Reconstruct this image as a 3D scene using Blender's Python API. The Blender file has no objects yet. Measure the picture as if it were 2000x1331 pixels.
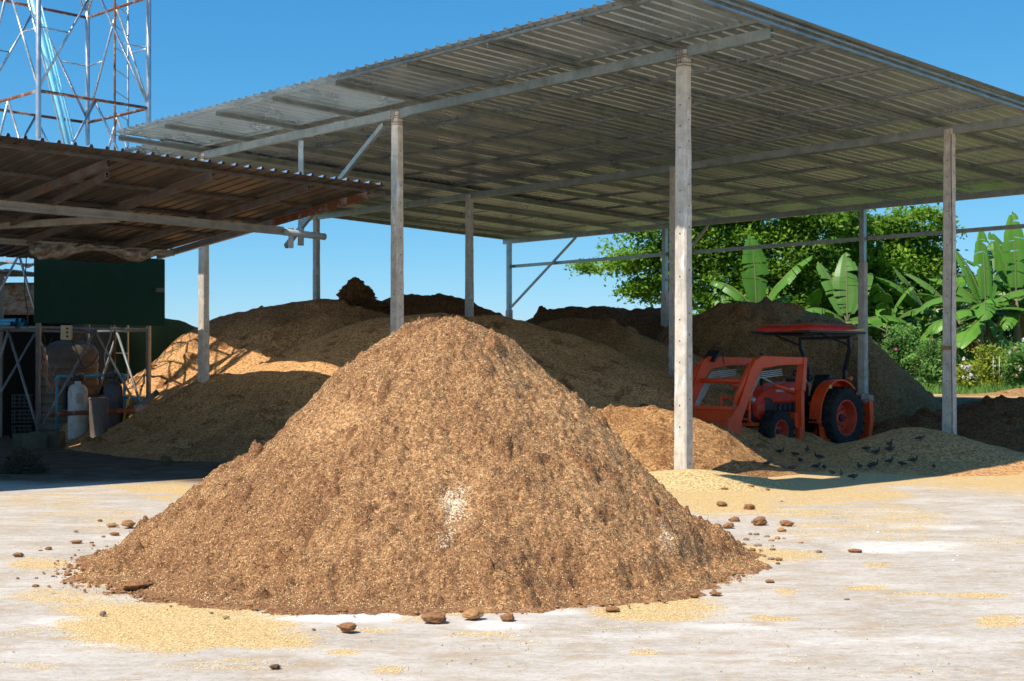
import bpy, bmesh, math, random
import numpy as np
from mathutils import Vector, Matrix, noise as mnoise
R = math.radians
S = bpy.context.scene
C = S.collection
random.seed(7); rng = np.random.default_rng(11)
F, HX, HY, HC = 2680.0, 1000.0, 722.0, 1.62      # focal length, horizon and eye height measured on the photograph

def P(x, y, Y): return Vector(((x-HX)*Y/F, Y, HC+(HY-y)*Y/F))
def G(x, y, z=0.0):
    Y = F*(HC-z)/(y-HY); return Vector(((x-HX)*Y/F, Y, z))

D1 = Vector((-.690, .724, 0)); D2 = Vector((.724, .690, 0))        # axes of the big shed
E1 = Vector((-.730, .683, 0)); E2 = Vector((.683, .730, 0))        # axes of the low shed and the tower
PC = Vector((2.48, 19.85, 0)); LB, WB = 6.58, 7.63
UP = Vector((0, 0, 1))
def shed(t1, t2, z=0.0): return PC + D1*t1 + D2*t2 + UP*z
def low(u, s, z=0.0): return E2*u + E1*(17.77+s) + UP*z

# ------------------------------------------------------------------ scene helpers
def link(o): C.objects.link(o); return o
def tag(o, label=None, cat=None, group=None, kind=None):
    if label: o['label'] = label
    if cat: o['category'] = cat
    if group: o['group'] = group
    if kind: o['kind'] = kind
    return o
def empty(name, loc=(0,0,0), rz=0):
    o = bpy.data.objects.new(name, None); o.location = loc; o.rotation_euler = (0,0,rz); o.empty_display_size = .2
    return link(o)
def kids(o): return [c for c in bpy.data.objects if c.parent == o]
def copy_tree(o, parent=None):
    c = o.copy(); C.objects.link(c)
    if parent: c.parent = parent
    for ch in kids(o): copy_tree(ch, c)
    return c

class MB:
    """collects shapes into one mesh"""
    def __init__(s): s.v = []; s.f = []
    def add(s, vs, fs):
        n = len(s.v); s.v += [tuple(v) for v in vs]; s.f += [tuple(i+n for i in f) for f in fs]; return s
    def frame(s, a, b, up):
        d = (b-a).normalized(); x = d.cross(up)
        if x.length < 1e-4: x = d.cross(Vector((1,0,0)))
        x.normalize(); y = x.cross(d).normalized(); return d, x, y
    def bar(s, a, b, w, h, up=UP, w2=None, h2=None):
        a, b = Vector(a), Vector(b); d, x, y = s.frame(a, b, up); w2 = w2 or w; h2 = h2 or h
        vs = [a+x*(i*w/2)+y*(j*h/2) for i,j in ((-1,-1),(1,-1),(1,1),(-1,1))] + [b+x*(i*w2/2)+y*(j*h2/2) for i,j in ((-1,-1),(1,-1),(1,1),(-1,1))]
        return s.add(vs, [(0,3,2,1),(4,5,6,7),(0,1,5,4),(1,2,6,5),(2,3,7,6),(3,0,4,7)])
    def chan(s, a, b, w, h, t=.008, up=UP):
        """C channel: web on the -x side, two flanges and lips"""
        a, b = Vector(a), Vector(b); d, x, y = s.frame(a, b, up)
        for (cx, cy, ww, hh) in ((-w/2+t/2, 0, t, h), (t/2, h/2-t/2, w-t, t), (t/2, -h/2+t/2, w-t, t), (w/2-t/2, h/2-.018-t, t, .022), (w/2-t/2, -h/2+.018+t, t, .022)):
            o = x*cx+y*cy; s.bar(a+o, b+o, ww, hh, up)
        return s
    def box(s, c, sx, sy, sz, m=None):
        c = Vector(c); vs = [Vector((i*sx/2, j*sy/2, k*sz/2)) for k in (-1,1) for i,j in ((-1,-1),(1,-1),(1,1),(-1,1))]
        vs = [c+((m @ v) if m else v) for v in vs]
        return s.add(vs, [(0,3,2,1),(4,5,6,7),(0,1,5,4),(1,2,6,5),(2,3,7,6),(3,0,4,7)])
    def tube(s, pts, rad, n=10, cap=True, squash=1.0):
        pts = [Vector(p) for p in pts]; k = len(pts)
        if not hasattr(rad, '__len__'): rad = [rad]*k
        n0 = len(s.v); px = None
        for i, p in enumerate(pts):
            d = (pts[min(i+1,k-1)]-pts[max(i-1,0)]).normalized()
            if px is None:
                px = d.cross(UP if abs(d.z) < .95 else Vector((1,0,0))).normalized()
            else:
                px = (px - d*px.dot(d)).normalized()
            py = d.cross(px)
            for j in range(n):
                t = 2*math.pi*j/n; s.v.append(tuple(p+px*(math.cos(t)*rad[i])+py*(math.sin(t)*rad[i]*squash)))
        for i in range(k-1):
            for j in range(n):
                a = n0+i*n+j; b = n0+i*n+(j+1)%n; s.f.append((a,b,b+n,a+n))
        if cap:
            s.f.append(tuple(n0+j for j in range(n-1,-1,-1))); s.f.append(tuple(n0+(k-1)*n+j for j in range(n)))
        return s
    def lathe(s, prof, c=(0,0,0), n=20, ax='z', m=None, caps=True):
        c = Vector(c); n0 = len(s.v)
        for r, h in prof:
            for j in range(n):
                t = 2*math.pi*j/n; a, b = r*math.cos(t), r*math.sin(t)
                v = Vector((a,b,h)) if ax == 'z' else (Vector((a,h,b)) if ax == 'y' else Vector((h,a,b)))
                s.v.append(tuple(c+((m @ v) if m else v)))
        for i in range(len(prof)-1):
            for j in range(n):
                a = n0+i*n+j; b = n0+i*n+(j+1)%n; s.f.append((a,b,b+n,a+n))
        if caps: s.f.append(tuple(n0+j for j in range(n-1,-1,-1))); s.f.append(tuple(n0+(len(prof)-1)*n+j for j in range(n)))
        return s
    def prism(s, poly, y0, y1):
        """x,z outline extruded along y"""
        n = len(poly); vs = [(x,y0,z) for x,z in poly]+[(x,y1,z) for x,z in poly]
        fs = [tuple(range(n)), tuple(range(2*n-1,n-1,-1))]+[(i,i+n,(i+1)%n+n,(i+1)%n) for i in range(n)]
        return s.add(vs, fs)
    def build(s, name, mat, parent=None, smooth=False, bevel=0, loc=None, fix=True):
        me = bpy.data.meshes.new(name); me.from_pydata(s.v, [], s.f)
        if fix:
            bm = bmesh.new(); bm.from_mesh(me); bmesh.ops.recalc_face_normals(bm, faces=bm.faces); bm.to_mesh(me); bm.free()
        if mat: me.materials.append(mat)
        if smooth: me.polygons.foreach_set('use_smooth', [True]*len(me.polygons))
        o = link(bpy.data.objects.new(name, me))
        if bevel:
            b = o.modifiers.new('bevel', 'BEVEL'); b.width = bevel; b.segments = 2; b.limit_method = 'ANGLE'; b.angle_limit = R(40)
        if parent: o.parent = parent
        if loc is not None: o.location = loc
        return o
def smooth_by_angle(o, deg=35):
    me = o.data; bm = bmesh.new(); bm.from_mesh(me)
    for f in bm.faces: f.smooth = True
    for e in bm.edges:
        if len(e.link_faces) == 2 and e.calc_face_angle(0) > R(deg): e.smooth = False
    bm.to_mesh(me); bm.free(); return o

def rebase(o, loc):
    """put a thing's origin at its base; meshes were built in world coordinates"""
    loc = Vector(loc); o.location = loc
    for c in kids(o):
        c.location = c.location - loc
    return o
def rebase_mesh(o, loc):
    loc = Vector(loc); o.data.transform(Matrix.Translation(-loc)); o.location = loc; return o

# ------------------------------------------------------------------ numpy noise
def vnoise(x, y, seed=0):
    xi = np.floor(x).astype(np.int64); yi = np.floor(y).astype(np.int64); xf = x-xi; yf = y-yi
    u = xf*xf*xf*(xf*(xf*6-15)+10); v = yf*yf*yf*(yf*(yf*6-15)+10)
    def h(i, j):
        n = (i*374761393 + j*668265263 + seed*1442695041) & 0xffffffff
        n = ((n ^ (n >> 13))*1274126177) & 0xffffffff
        n = (n ^ (n >> 16)) & 0xffffffff
        return n/4294967295.0*2-1
    return (h(xi,yi)*(1-u)+h(xi+1,yi)*u)*(1-v)+(h(xi,yi+1)*(1-u)+h(xi+1,yi+1)*u)*v
def fbm(x, y, sc, octv=4, seed=0, gain=.5):
    t = 0; a = 1; s = 0
    for o in range(octv):
        c, q = math.cos(.6*o+.3), math.sin(.6*o+.3); k = 2.03**o/sc
        t = t + a*vnoise((x*c-y*q)*k+17.3*o, (x*q+y*c)*k-9.1*o, seed+o); s += a; a *= gain
    return t/s
def sstep(a, b, x):
    t = np.clip((x-a)/(b-a), 0, 1); return t*t*(3-2*t)

# ------------------------------------------------------------------ materials
def lin(r, g, b):
    f = lambda c: (c/255/12.92) if c/255 <= .04045 else ((c/255+.055)/1.055)**2.4
    return (f(r), f(g), f(b))
class NT:
    def __init__(s, name):
        s.m = bpy.data.materials.new(name); s.m.use_nodes = True; s.t = s.m.node_tree; s.t.nodes.clear()
        s.out = s.n('ShaderNodeOutputMaterial'); s.b = s.n('ShaderNodeBsdfPrincipled'); s.l(s.b.outputs[0], s.out.inputs[0])
    def n(s, t, **k):
        x = s.t.nodes.new(t)
        for a, b in k.items(): setattr(x, a, b)
        return x
    def l(s, a, b): s.t.links.new(a, b)
    def co(s, scale=(1,1,1), what='Object'):
        tc = s.n('ShaderNodeTexCoord'); mp = s.n('ShaderNodeMapping'); mp.inputs['Scale'].default_value = scale
        s.l(tc.outputs[what], mp.inputs[0]); return mp.outputs[0]
    def noise(s, scale, det=4, rough=.55, co=None):
        x = s.n('ShaderNodeTexNoise'); x.inputs['Scale'].default_value = scale; x.inputs['Detail'].default_value = det; x.inputs['Roughness'].default_value = rough
        if co: s.l(co, x.inputs['Vector'])
        return x.outputs['Fac']
    def voro(s, scale, co=None, out='Color', rand=1.0):
        x = s.n('ShaderNodeTexVoronoi'); x.inputs['Scale'].default_value = scale; x.inputs['Randomness'].default_value = rand
        if co: s.l(co, x.inputs['Vector'])
        return x.outputs[out]
    def ramp(s, fac, *st):
        x = s.n('ShaderNodeValToRGB'); e = x.color_ramp.elements
        while len(e) < len(st): e.new(.5)
        for k, (p, c) in zip(e, st):
            k.position = p; k.color = (c, c, c, 1) if not hasattr(c, '__len__') else (*c, 1)
        s.l(fac, x.inputs[0]); return x.outputs[0]
    def mix(s, fac, a, b, mode='MIX'):
        x = s.n('ShaderNodeMix', data_type='RGBA', blend_type=mode)
        for v, i in ((fac, x.inputs[0]), (a, x.inputs[6]), (b, x.inputs[7])):
            if hasattr(v, 'is_linked') or isinstance(v, bpy.types.NodeSocket): s.l(v, i)
            elif hasattr(v, '__len__'): i.default_value = (*v, 1)
            else: i.default_value = v
        return x.outputs[2]
    def math(s, op, a, b=0.0, c=None):
        x = s.n('ShaderNodeMath', operation=op)
        for v, i in zip((a, b, c), x.inputs):
            if v is None: continue
            if isinstance(v, bpy.types.NodeSocket): s.l(v, i)
            else: i.default_value = v
        return x.outputs[0]
    def attr(s, name):
        x = s.n('ShaderNodeAttribute'); x.attribute_name = name; return x.outputs['Fac']
    def bump(s, h, strength=.5, dist=.01):
        x = s.n('ShaderNodeBump'); x.inputs['Strength'].default_value = strength; x.inputs['Distance'].default_value = dist
        s.l(h, x.inputs['Height']); s.l(x.outputs[0], s.b.inputs['Normal'])
    def set(s, col=None, rough=None, metal=None, spec=None):
        for v, k in ((col,'Base Color'),(rough,'Roughness'),(metal,'Metallic'),(spec,'Specular IOR Level')):
            if v is None: continue
            if isinstance(v, bpy.types.NodeSocket): s.l(v, s.b.inputs[k])
            elif hasattr(v, '__len__'): s.b.inputs[k].default_value = (*v, 1)
            else: s.b.inputs[k].default_value = v
        return s.m

def mat2(name, c1, c2, scale=6, rough=.6, metal=0, bump=.1, fine=60, stretch=(1,1,1), dirt=None, spec=.4, bdist=.004):
    n = NT(name); co = n.co(stretch)
    f = n.ramp(n.noise(scale, 5, .6, co), (.35, 0.0), (.65, 1.0)); col = n.mix(f, c1, c2)
    g = n.noise(fine, 3, .6, co); col = n.mix(n.ramp(g, (.3, .25), (.7, 0.0)), col, tuple(c*.55 for c in c1))
    if dirt:
        d = n.ramp(n.noise(scale*.7, 6, .7, n.co((stretch[0]*1.3, stretch[1]*.9, stretch[2]))), (.5, 0.0), (.64, 1.0)); col = n.mix(n.math('MULTIPLY', d, dirt[1]), col, dirt[0])
    if bump: n.bump(n.math('ADD', g, n.math('MULTIPLY', f, .5)), bump, bdist)
    rr = n.math('ADD', n.math('MULTIPLY', f, .12), rough-.06)
    return n.set(col, rr, metal, spec)

M = {}
M['galv'] = mat2('galvanised_steel', (.33,.36,.35), (.47,.49,.47), 5, .42, .75, .05, 40, dirt=((.2,.17,.12), .35))
M['sheet'] = mat2('metal_sheet', (.30,.375,.415), (.40,.465,.50), 1.6, .30, .55, .05, 30, (1,.25,1), dirt=((.3,.27,.22), .12))
M['sheet_top'] = mat2('bright_sheet_top', (.86,.88,.90), (.92,.93,.94), 1.2, .36, 1.0, .03, 30)
M['sheet_old'] = mat2('weathered_sheet', (.115,.10,.085), (.20,.17,.14), 2.2, .38, .6, .1, 30, (1,.3,1), dirt=((.08,.055,.035), .45))
M['brownsteel'] = mat2('weathered_steel', (.15,.13,.115), (.24,.215,.19), 4, .55, .5, .1, 40, dirt=((.20,.07,.025), .6))
M['palesteel'] = mat2('pale_beam', (.32,.30,.26), (.42,.40,.35), 4, .5, .35, .08, 50, dirt=((.20,.09,.04), .35))
M['rust'] = mat2('rusty_steel', (.22,.075,.035), (.14,.055,.03), 6, .75, .2, .25, 50, dirt=((.45,.46,.45), .6))
M['pipe'] = mat2('galvanised_pipe', (.42,.46,.50), (.55,.58,.60), 6, .36, .7, .04, 40, dirt=((.25,.13,.07), .3))
M['galvdull'] = mat2('dull_pipe', (.20,.22,.235), (.29,.31,.32), 6, .55, .4, .06, 40, dirt=((.16,.10,.06), .5))
M['dark'] = mat2('dark_steel', (.03,.03,.032), (.05,.05,.05), 8, .5, .3, .1, 60)
M['red'] = mat2('tractor_red', (.74,.042,.014), (.62,.032,.011), 5, .45, 0, .04, 50, dirt=((.30,.11,.06), .25), spec=.35)
M['orange'] = mat2('loader_orange_red', (.95,.095,.015), (.86,.075,.013), 5, .38, 0, .04, 50, dirt=((.36,.15,.07), .2), spec=.45)
M['rim'] = mat2('rim_red', (.75,.07,.028), (.58,.05,.022), 7, .5, 0, .06, 50, dirt=((.2,.09,.05), .5))
M['tyre'] = mat2('tyre_rubber', (.010,.011,.013), (.022,.022,.022), 9, .8, 0, .2, 60, dirt=((.11,.075,.04), .3))
M['black'] = mat2('black_plastic', (.010,.013,.018), (.018,.021,.026), 8, .4, 0, .08, 60)
M['grey'] = mat2('grey_steel', (.35,.36,.37), (.5,.5,.5), 8, .4, .6, .05, 60)
M['white'] = mat2('white_paint', (.70,.70,.68), (.60,.60,.57), 7, .5, 0, .06, 60, dirt=((.30,.27,.22), .5))
M['amber'] = mat2('amber_lens', (.55,.14,.01), (.45,.10,.01), 8, .2, 0, 0, 60)
M['yellow'] = mat2('yellow_paint', (.70,.45,.03), (.6,.4,.03), 8, .4)
M['tan'] = mat2('beige_plastic', (.115,.087,.062), (.095,.07,.05), 3, .55, 0, .05, 50, dirt=((.18,.13,.08), .5))
M['cream'] = mat2('cream_box', (.52,.45,.28), (.46,.40,.24), 6, .5, 0, .03, 50)
M['bluepvc'] = mat2('blue_pipe', (.03,.27,.46), (.05,.34,.52), 6, .35, 0, .03, 50)
M['skypvc'] = mat2('sky_blue_pipe', (.22,.60,.74), (.30,.66,.77), 4, .35, 0, .03, 40)
M['greypvc'] = mat2('grey_pipe', (.30,.36,.40), (.38,.44,.47), 4, .4, 0, .03, 40)
M['charcoal'] = mat2('charcoal_tank', (.045,.055,.07), (.07,.08,.095), 5, .55, 0, .06, 50, dirt=((.16,.13,.1), .5))
M['bin'] = mat2('stained_bin', (.13,.10,.085), (.20,.165,.14), 4, .6, 0, .1, 40, (1,1,.4), dirt=((.30,.27,.24), .5))
M['green'] = mat2('green_board', (.0015,.034,.022), (.002,.042,.027), 3, .6, 0, .03, 40, dirt=((.03,.06,.045), .15), spec=.25)
M['net'] = mat2('shade_net', (.004,.009,.005), (.009,.015,.008), 10, .95, 0, .3, 90, (1,1,5), spec=.03)
M['shade_sheet'] = mat2('shade_sheeting', (.010,.011,.010), (.018,.017,.015), 4, .9, 0, .1, 60, spec=.1)  # near-black base colour paints in the unlit inside of the store
M['block'] = mat2('mossy_concrete', (.12,.115,.085), (.075,.078,.05), 6, .9, 0, .3, 50)
M['lime'] = mat2('green_bottle', (.05,.45,.06), (.05,.38,.05), 6, .35)
M['copper'] = mat2('wire_insulation', (.40,.15,.06), (.5,.3,.2), 9, .5)
M['sackcloth'] = mat2('sack_cloth', (.45,.40,.36), (.33,.29,.26), 9, .9, 0, .4, 70)
M['tape'] = mat2('brown_tape', (.38,.22,.07), (.32,.18,.06), 9, .5)
M['pebble'] = mat2('white_pebble', (.78,.76,.72), (.68,.66,.62), 20, .8)
M['straw'] = mat2('straw_litter', (.10,.075,.05), (.06,.045,.03), 9, .95)
M['hill'] = mat2('far_hill', (.16,.24,.27), (.20,.28,.30), .01, 1, 0, 0, 1, spec=0)  # blue-grey base colour paints in the haze of distance

def plastic():
    n = NT('plastic_film'); co = n.co((1,1,2)); f = n.noise(5, 6, .65, co)
    col = n.mix(n.ramp(f, (.4, 0.0), (.62, 1.0)), (.62,.60,.56), (.30,.20,.12))
    n.set(col, .45, 0, .4); n.bump(n.noise(14, 3, .6, co), .5, .02)
    tr = n.n('ShaderNodeBsdfTranslucent'); n.l(col, tr.inputs[0]); ms = n.n('ShaderNodeMixShader'); ms.inputs[0].default_value = .35
    n.l(n.b.outputs[0], ms.inputs[1]); n.l(tr.outputs[0], ms.inputs[2]); n.l(ms.outputs[0], n.out.inputs[0]); return n.m
M['plastic'] = plastic()

def concrete_post():
    """cast post: form marks, pale lime stains and a row of bolt holes up two faces"""
    n = NT('cast_concrete'); co = n.co(); f = n.noise(7, 6, .65, co)
    col = n.mix(n.ramp(f, (.38, 0.0), (.62, 1.0)), (.50,.44,.37), (.66,.595,.51))
    st = n.noise(3.2, 7, .72, n.co((3,3,.7))); col = n.mix(n.ramp(st, (.56, 0.0), (.66, .85)), col, (.80,.79,.77))
    dk = n.noise(2.3, 7, .75, n.co((4,4,.5))); col = n.mix(n.ramp(dk, (.58, 0.0), (.70, .6)), col, (.16,.135,.11))
    n.bump(n.noise(45, 4, .7, co), .35, .006)
    return n.set(col, .88, 0, .2)
M['post'] = concrete_post()
M['hole'] = mat2('hole_shadow', (.02,.018,.015), (.03,.026,.02), 8, .95, 0, 0, 40, spec=.05)

def leafmat(name, c1, c2, trans=.35, rough=.5, scale=.9):
    n = NT(name); f = n.noise(scale, 3, .6, n.co())
    oi = n.attr('tint'); col = n.mix(n.ramp(f, (.35, 0.0), (.65, 1.0)), c1, c2); col = n.mix(oi, col, tuple(min(1, c*1.55+.012) for c in c2))
    n.set(col, rough, 0, .35)
    tr = n.n('ShaderNodeBsdfTranslucent'); n.l(col, tr.inputs[0]); ms = n.n('ShaderNodeMixShader'); ms.inputs[0].default_value = trans
    n.l(n.b.outputs[0], ms.inputs[1]); n.l(tr.outputs[0], ms.inputs[2]); n.l(ms.outputs[0], n.out.inputs[0]); return n.m
M['leaf'] = leafmat('tree_leaves', (.07,.17,.012), (.18,.32,.018), .44)
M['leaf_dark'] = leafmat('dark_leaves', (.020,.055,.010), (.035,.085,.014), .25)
M['leaf_rose'] = leafmat('garden_leaves', (.08,.19,.035), (.15,.29,.055), .4)
M['leaf_gold'] = leafmat('yellow_green_leaves', (.24,.32,.03), (.40,.42,.04), .4)
M['banana'] = leafmat('banana_leaf', (.08,.22,.022), (.135,.31,.035), .42, .36, .5)
M['banana_dark'] = leafmat('banana_leaf_old', (.06,.15,.02), (.10,.22,.03), .35, .4, .5)
M['bark'] = mat2('bark', (.11,.085,.06), (.17,.14,.10), 6, .95, 0, .5, 40, (2,2,.5))
M['bstem'] = mat2('banana_stem', (.13,.16,.05), (.20,.17,.08), 4, .7, 0, .2, 30, (2,2,.4))
M['dead'] = mat2('dead_leaf', (.32,.21,.10), (.25,.15,.07), 5, .9, 0, .2, 40)
for nm, c in (('white_rose',(.80,.78,.72)),('red_rose',(.60,.015,.02)),('pink_rose',(.70,.16,.28)),('peach_rose',(.80,.45,.32))):
    M[nm] = mat2(nm, c, tuple(x*.8 for x in c), 20, .7, 0, .1, 40)

def granular(name, husk, brown, dark, grain, base=.0, pale=None, fib=1.0):
    """heap of rice husk mixed with fibrous brown matter: every grain has its own tone; 'brown' says how much matter"""
    n = NT(name); co = n.co(); cs = n.co((1,1.25,1.1))
    g1 = n.n('ShaderNodeSeparateColor'); n.l(n.voro(1/grain, cs), g1.inputs[0])
    g2 = n.n('ShaderNodeSeparateColor'); n.l(n.voro(.47/grain, co), g2.inputs[0])
    big = n.noise(1.1, 5, .6, co); mid = n.noise(7, 5, .65, co); fine = n.noise(38, 4, .7, co)
    br = n.math('ADD', n.attr('brown'), base)
    br = n.math('ADD', br, n.math('MULTIPLY', n.math('SUBTRACT', big, .5), .9))
    br = n.math('ADD', br, n.math('MULTIPLY', n.math('SUBTRACT', mid, .5), .55))
    br = n.math('ADD', br, n.math('MULTIPLY', n.math('SUBTRACT', fine, .5), .8))
    br = n.math('ADD', br, n.math('MULTIPLY', n.math('SUBTRACT', g1.outputs[0], .5), 1.15*fib))
    t = n.math('MAXIMUM', n.math('MINIMUM', br, 1.0), 0.0)
    hc = n.ramp(g2.outputs[1], (0.0, tuple(c*.42 for c in husk)), (.4, husk), (1.0, tuple(min(.95, c*1.5) for c in husk)))
    bc = n.ramp(g1.outputs[1], (0.0, dark), (.35, tuple(c*.8 for c in brown)), (.75, brown), (1.0, tuple(min(.9, c*1.5) for c in brown)))
    col = n.mix(t, hc, bc)
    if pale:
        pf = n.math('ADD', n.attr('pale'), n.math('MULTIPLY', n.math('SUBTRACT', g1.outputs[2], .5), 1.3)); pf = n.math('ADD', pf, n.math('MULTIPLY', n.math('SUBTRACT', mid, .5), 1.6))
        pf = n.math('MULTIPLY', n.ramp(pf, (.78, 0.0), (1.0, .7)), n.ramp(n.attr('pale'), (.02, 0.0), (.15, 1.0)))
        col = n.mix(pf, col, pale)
    hh = n.math('ADD', n.math('MULTIPLY', g1.outputs[2], .6), n.math('ADD', n.math('MULTIPLY', fine, .8), g2.outputs[0]))
    n.bump(hh, .9, grain*1.15)
    return n.set(col, .92, 0, .12)
HUSK = (.66,.46,.205)
M['front_heap'] = granular('husk_and_fibre', (.51,.285,.128), (.28,.135,.062), (.07,.036,.02), .0105, .30, (.90,.80,.60))
M['husk_heap'] = granular('rice_husk', (.66,.355,.15), (.31,.135,.056), (.08,.045,.025), .016, .02)
M['brown_heap'] = granular('brown_fibre', (.45,.25,.105), (.26,.118,.048), (.08,.037,.018), .018, .12)
M['dark_heap'] = granular('dark_fibre', (.27,.125,.046), (.135,.06,.025), (.045,.021,.011), .02, .2)
M['pale_husk'] = granular('clean_rice_husk', (.70,.48,.225), (.5,.33,.13), (.25,.15,.07), .0105, -.25)
M['clod'] = granular('matted_fibre', (.30,.155,.075), (.26,.125,.06), (.10,.05,.028), .07, .2)
M['clod_light'] = granular('dry_matted_fibre', (.42,.24,.11), (.38,.20,.09), (.15,.075,.035), .07, .2)
M['clod_dark'] = granular('dark_lump', (.16,.10,.06), (.09,.052,.03), (.035,.02,.014), .07, .2)
M['clod_grey'] = granular('grey_lump', (.26,.21,.16), (.20,.165,.135), (.08,.065,.055), .07, .2)

M['clod'] = mat2('matted_fibre', (.40,.205,.10), (.25,.12,.055), 5, .95, 0, .35, 22, spec=.1, bdist=.02)
M['clod_light'] = mat2('dry_matted_fibre', (.52,.29,.13), (.36,.19,.085), 5, .95, 0, .35, 22, spec=.1, bdist=.02)
M['clod_grey'] = mat2('grey_lump', (.34,.28,.22), (.22,.18,.145), 5, .95, 0, .3, 22, spec=.1, bdist=.02)
M['clod_dark'] = mat2('dark_lump', (.20,.125,.075), (.115,.068,.04), 5, .95, 0, .35, 22, spec=.1, bdist=.02)

# ------------------------------------------------------------------ world, sun, camera
AZ, RATE, SIDE = D2, .67, -.05
to_sun = (-D2*RATE - D1*SIDE + UP).normalized()
el = math.asin(to_sun.z); az = math.atan2(to_sun.x, to_sun.y)
W = bpy.data.worlds.new('World'); S.world = W; W.use_nodes = True
wt = W.node_tree; wt.nodes.clear()
wo = wt.nodes.new('ShaderNodeOutputWorld'); bg = wt.nodes.new('ShaderNodeBackground'); sk = wt.nodes.new('ShaderNodeTexSky')
sk.sky_type = 'NISHITA'; sk.sun_disc = False; sk.sun_elevation = el; sk.sun_rotation = az % (2*math.pi)
sk.air_density = .7; sk.dust_density = .3; sk.ozone_density = 9.0
bg.inputs[1].default_value = .12
# grade of the sky: a deeper azure overhead than the clear-air model gives
sp_ = wt.nodes.new('ShaderNodeSeparateColor'); cb = wt.nodes.new('ShaderNodeCombineColor'); wt.links.new(sk.outputs[0], sp_.inputs[0]); KE = .12*2**.22
for i_, (a_, g_) in enumerate(((1.34,1.42),(.97,.80),(.94,.52))):
    p1 = wt.nodes.new('ShaderNodeMath'); p1.operation = 'MULTIPLY'; p1.inputs[1].default_value = KE; wt.links.new(sp_.outputs[i_], p1.inputs[0])
    p2 = wt.nodes.new('ShaderNodeMath'); p2.operation = 'POWER'; p2.inputs[1].default_value = g_; wt.links.new(p1.outputs[0], p2.inputs[0])
    p3 = wt.nodes.new('ShaderNodeMath'); p3.operation = 'MULTIPLY'; p3.inputs[1].default_value = a_/KE; wt.links.new(p2.outputs[0], p3.inputs[0]); wt.links.new(p3.outputs[0], cb.inputs[i_])
wt.links.new(cb.outputs[0], bg.inputs[0])
wt.links.new(bg.outputs[0], wo.inputs[0])
sl = bpy.data.lights.new('sun', 'SUN'); sl.energy = 5.0; sl.angle = R(.53); sl.color = (1.0,.93,.82)
so = link(bpy.data.objects.new('sun', sl)); so.rotation_euler = (-to_sun).to_track_quat('-Z', 'Y').to_euler(); so.location = (-20,-20,40)
cd = bpy.data.cameras.new('camera'); co_ = link(bpy.data.objects.new('camera', cd)); S.camera = co_
cd.sensor_width = 36; cd.lens = 36*F/2000; cd.shift_y = (HY-665.5)/2000; cd.clip_end = 20000; cd.clip_start = .1
co_.location = (0,0,HC); co_.rotation_euler = (R(90),0,0)
cd.dof.use_dof = True; cd.dof.focus_distance = 12.5; cd.dof.aperture_fstop = 6.3
S.view_settings.view_transform = 'Standard'; S.view_settings.look = 'None'; S.view_settings.exposure = .28; S.view_settings.gamma = 1
S.cycles.max_bounces = 8; S.cycles.diffuse_bounces = 5; S.cycles.glossy_bounces = 4; S.cycles.transparent_max_bounces = 4
S.cycles.use_denoising = True; S.cycles.blur_glossy = .05; S.cycles.sample_clamp_indirect = 0; S.cycles.caustics_reflective = True
# ------------------------------------------------------------------ ground
def gz(x, y):
    t2 = (x-PC.x)*D2.x+(y-PC.y)*D2.y
    return .85*sstep(14.5, 20, t2) + .012*fbm(x, y, 2.5, 3, 91)*(1-sstep(60, 120, np.abs(y)+np.abs(x)))
PATCH = [(330,1222,250,52,1.0),(500,1248,130,30,.9),(130,1168,110,16,.6),(85,1103,70,13,.8),(640,1278,42,9,.9),(240,1188,150,22,.8),(420,1296,150,8,.45),
 (1290,1184,150,28,1),(1180,1165,80,14,.6),(1400,975,130,38,1),(1590,965,210,26,.8),(1520,1003,150,14,.65),(1750,1010,140,26,.5),(1890,935,220,24,.45),(1660,930,220,30,.8),
 (300,955,140,22,.85),(90,980,120,24,.42),(180,1010,150,18,.42),(1500,1085,110,18,.75),(1245,1280,32,8,.8),(740,1310,42,9,.7),(700,1226,80,8,.6),(800,1203,60,10,.6),(1545,1152,30,7,.85),
 (1700,1145,60,8,.8),(1870,1168,140,7,.7),(1960,1220,52,11,.75),(1520,1203,55,8,.75),(930,1245,90,7,.45),(1020,1260,60,6,.4),(880,1190,60,8,.6),(620,1195,30,5,.2),(1695,1105,30,6,.6),(1660,1040,200,24,.42),
 (80,1240,90,12,.35),(60,1298,90,7,.4),(1250,1232,100,6,.4),(1395,1250,70,5,.35),(1760,1312,40,5,.4),(1560,1290,30,4,.4),(1900,1060,150,16,.3),(40,1020,90,12,.35)]
def project(x, y, z): return HX+x*F/np.maximum(y,.5), HY-(z-HC)*F/np.maximum(y,.5)
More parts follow.
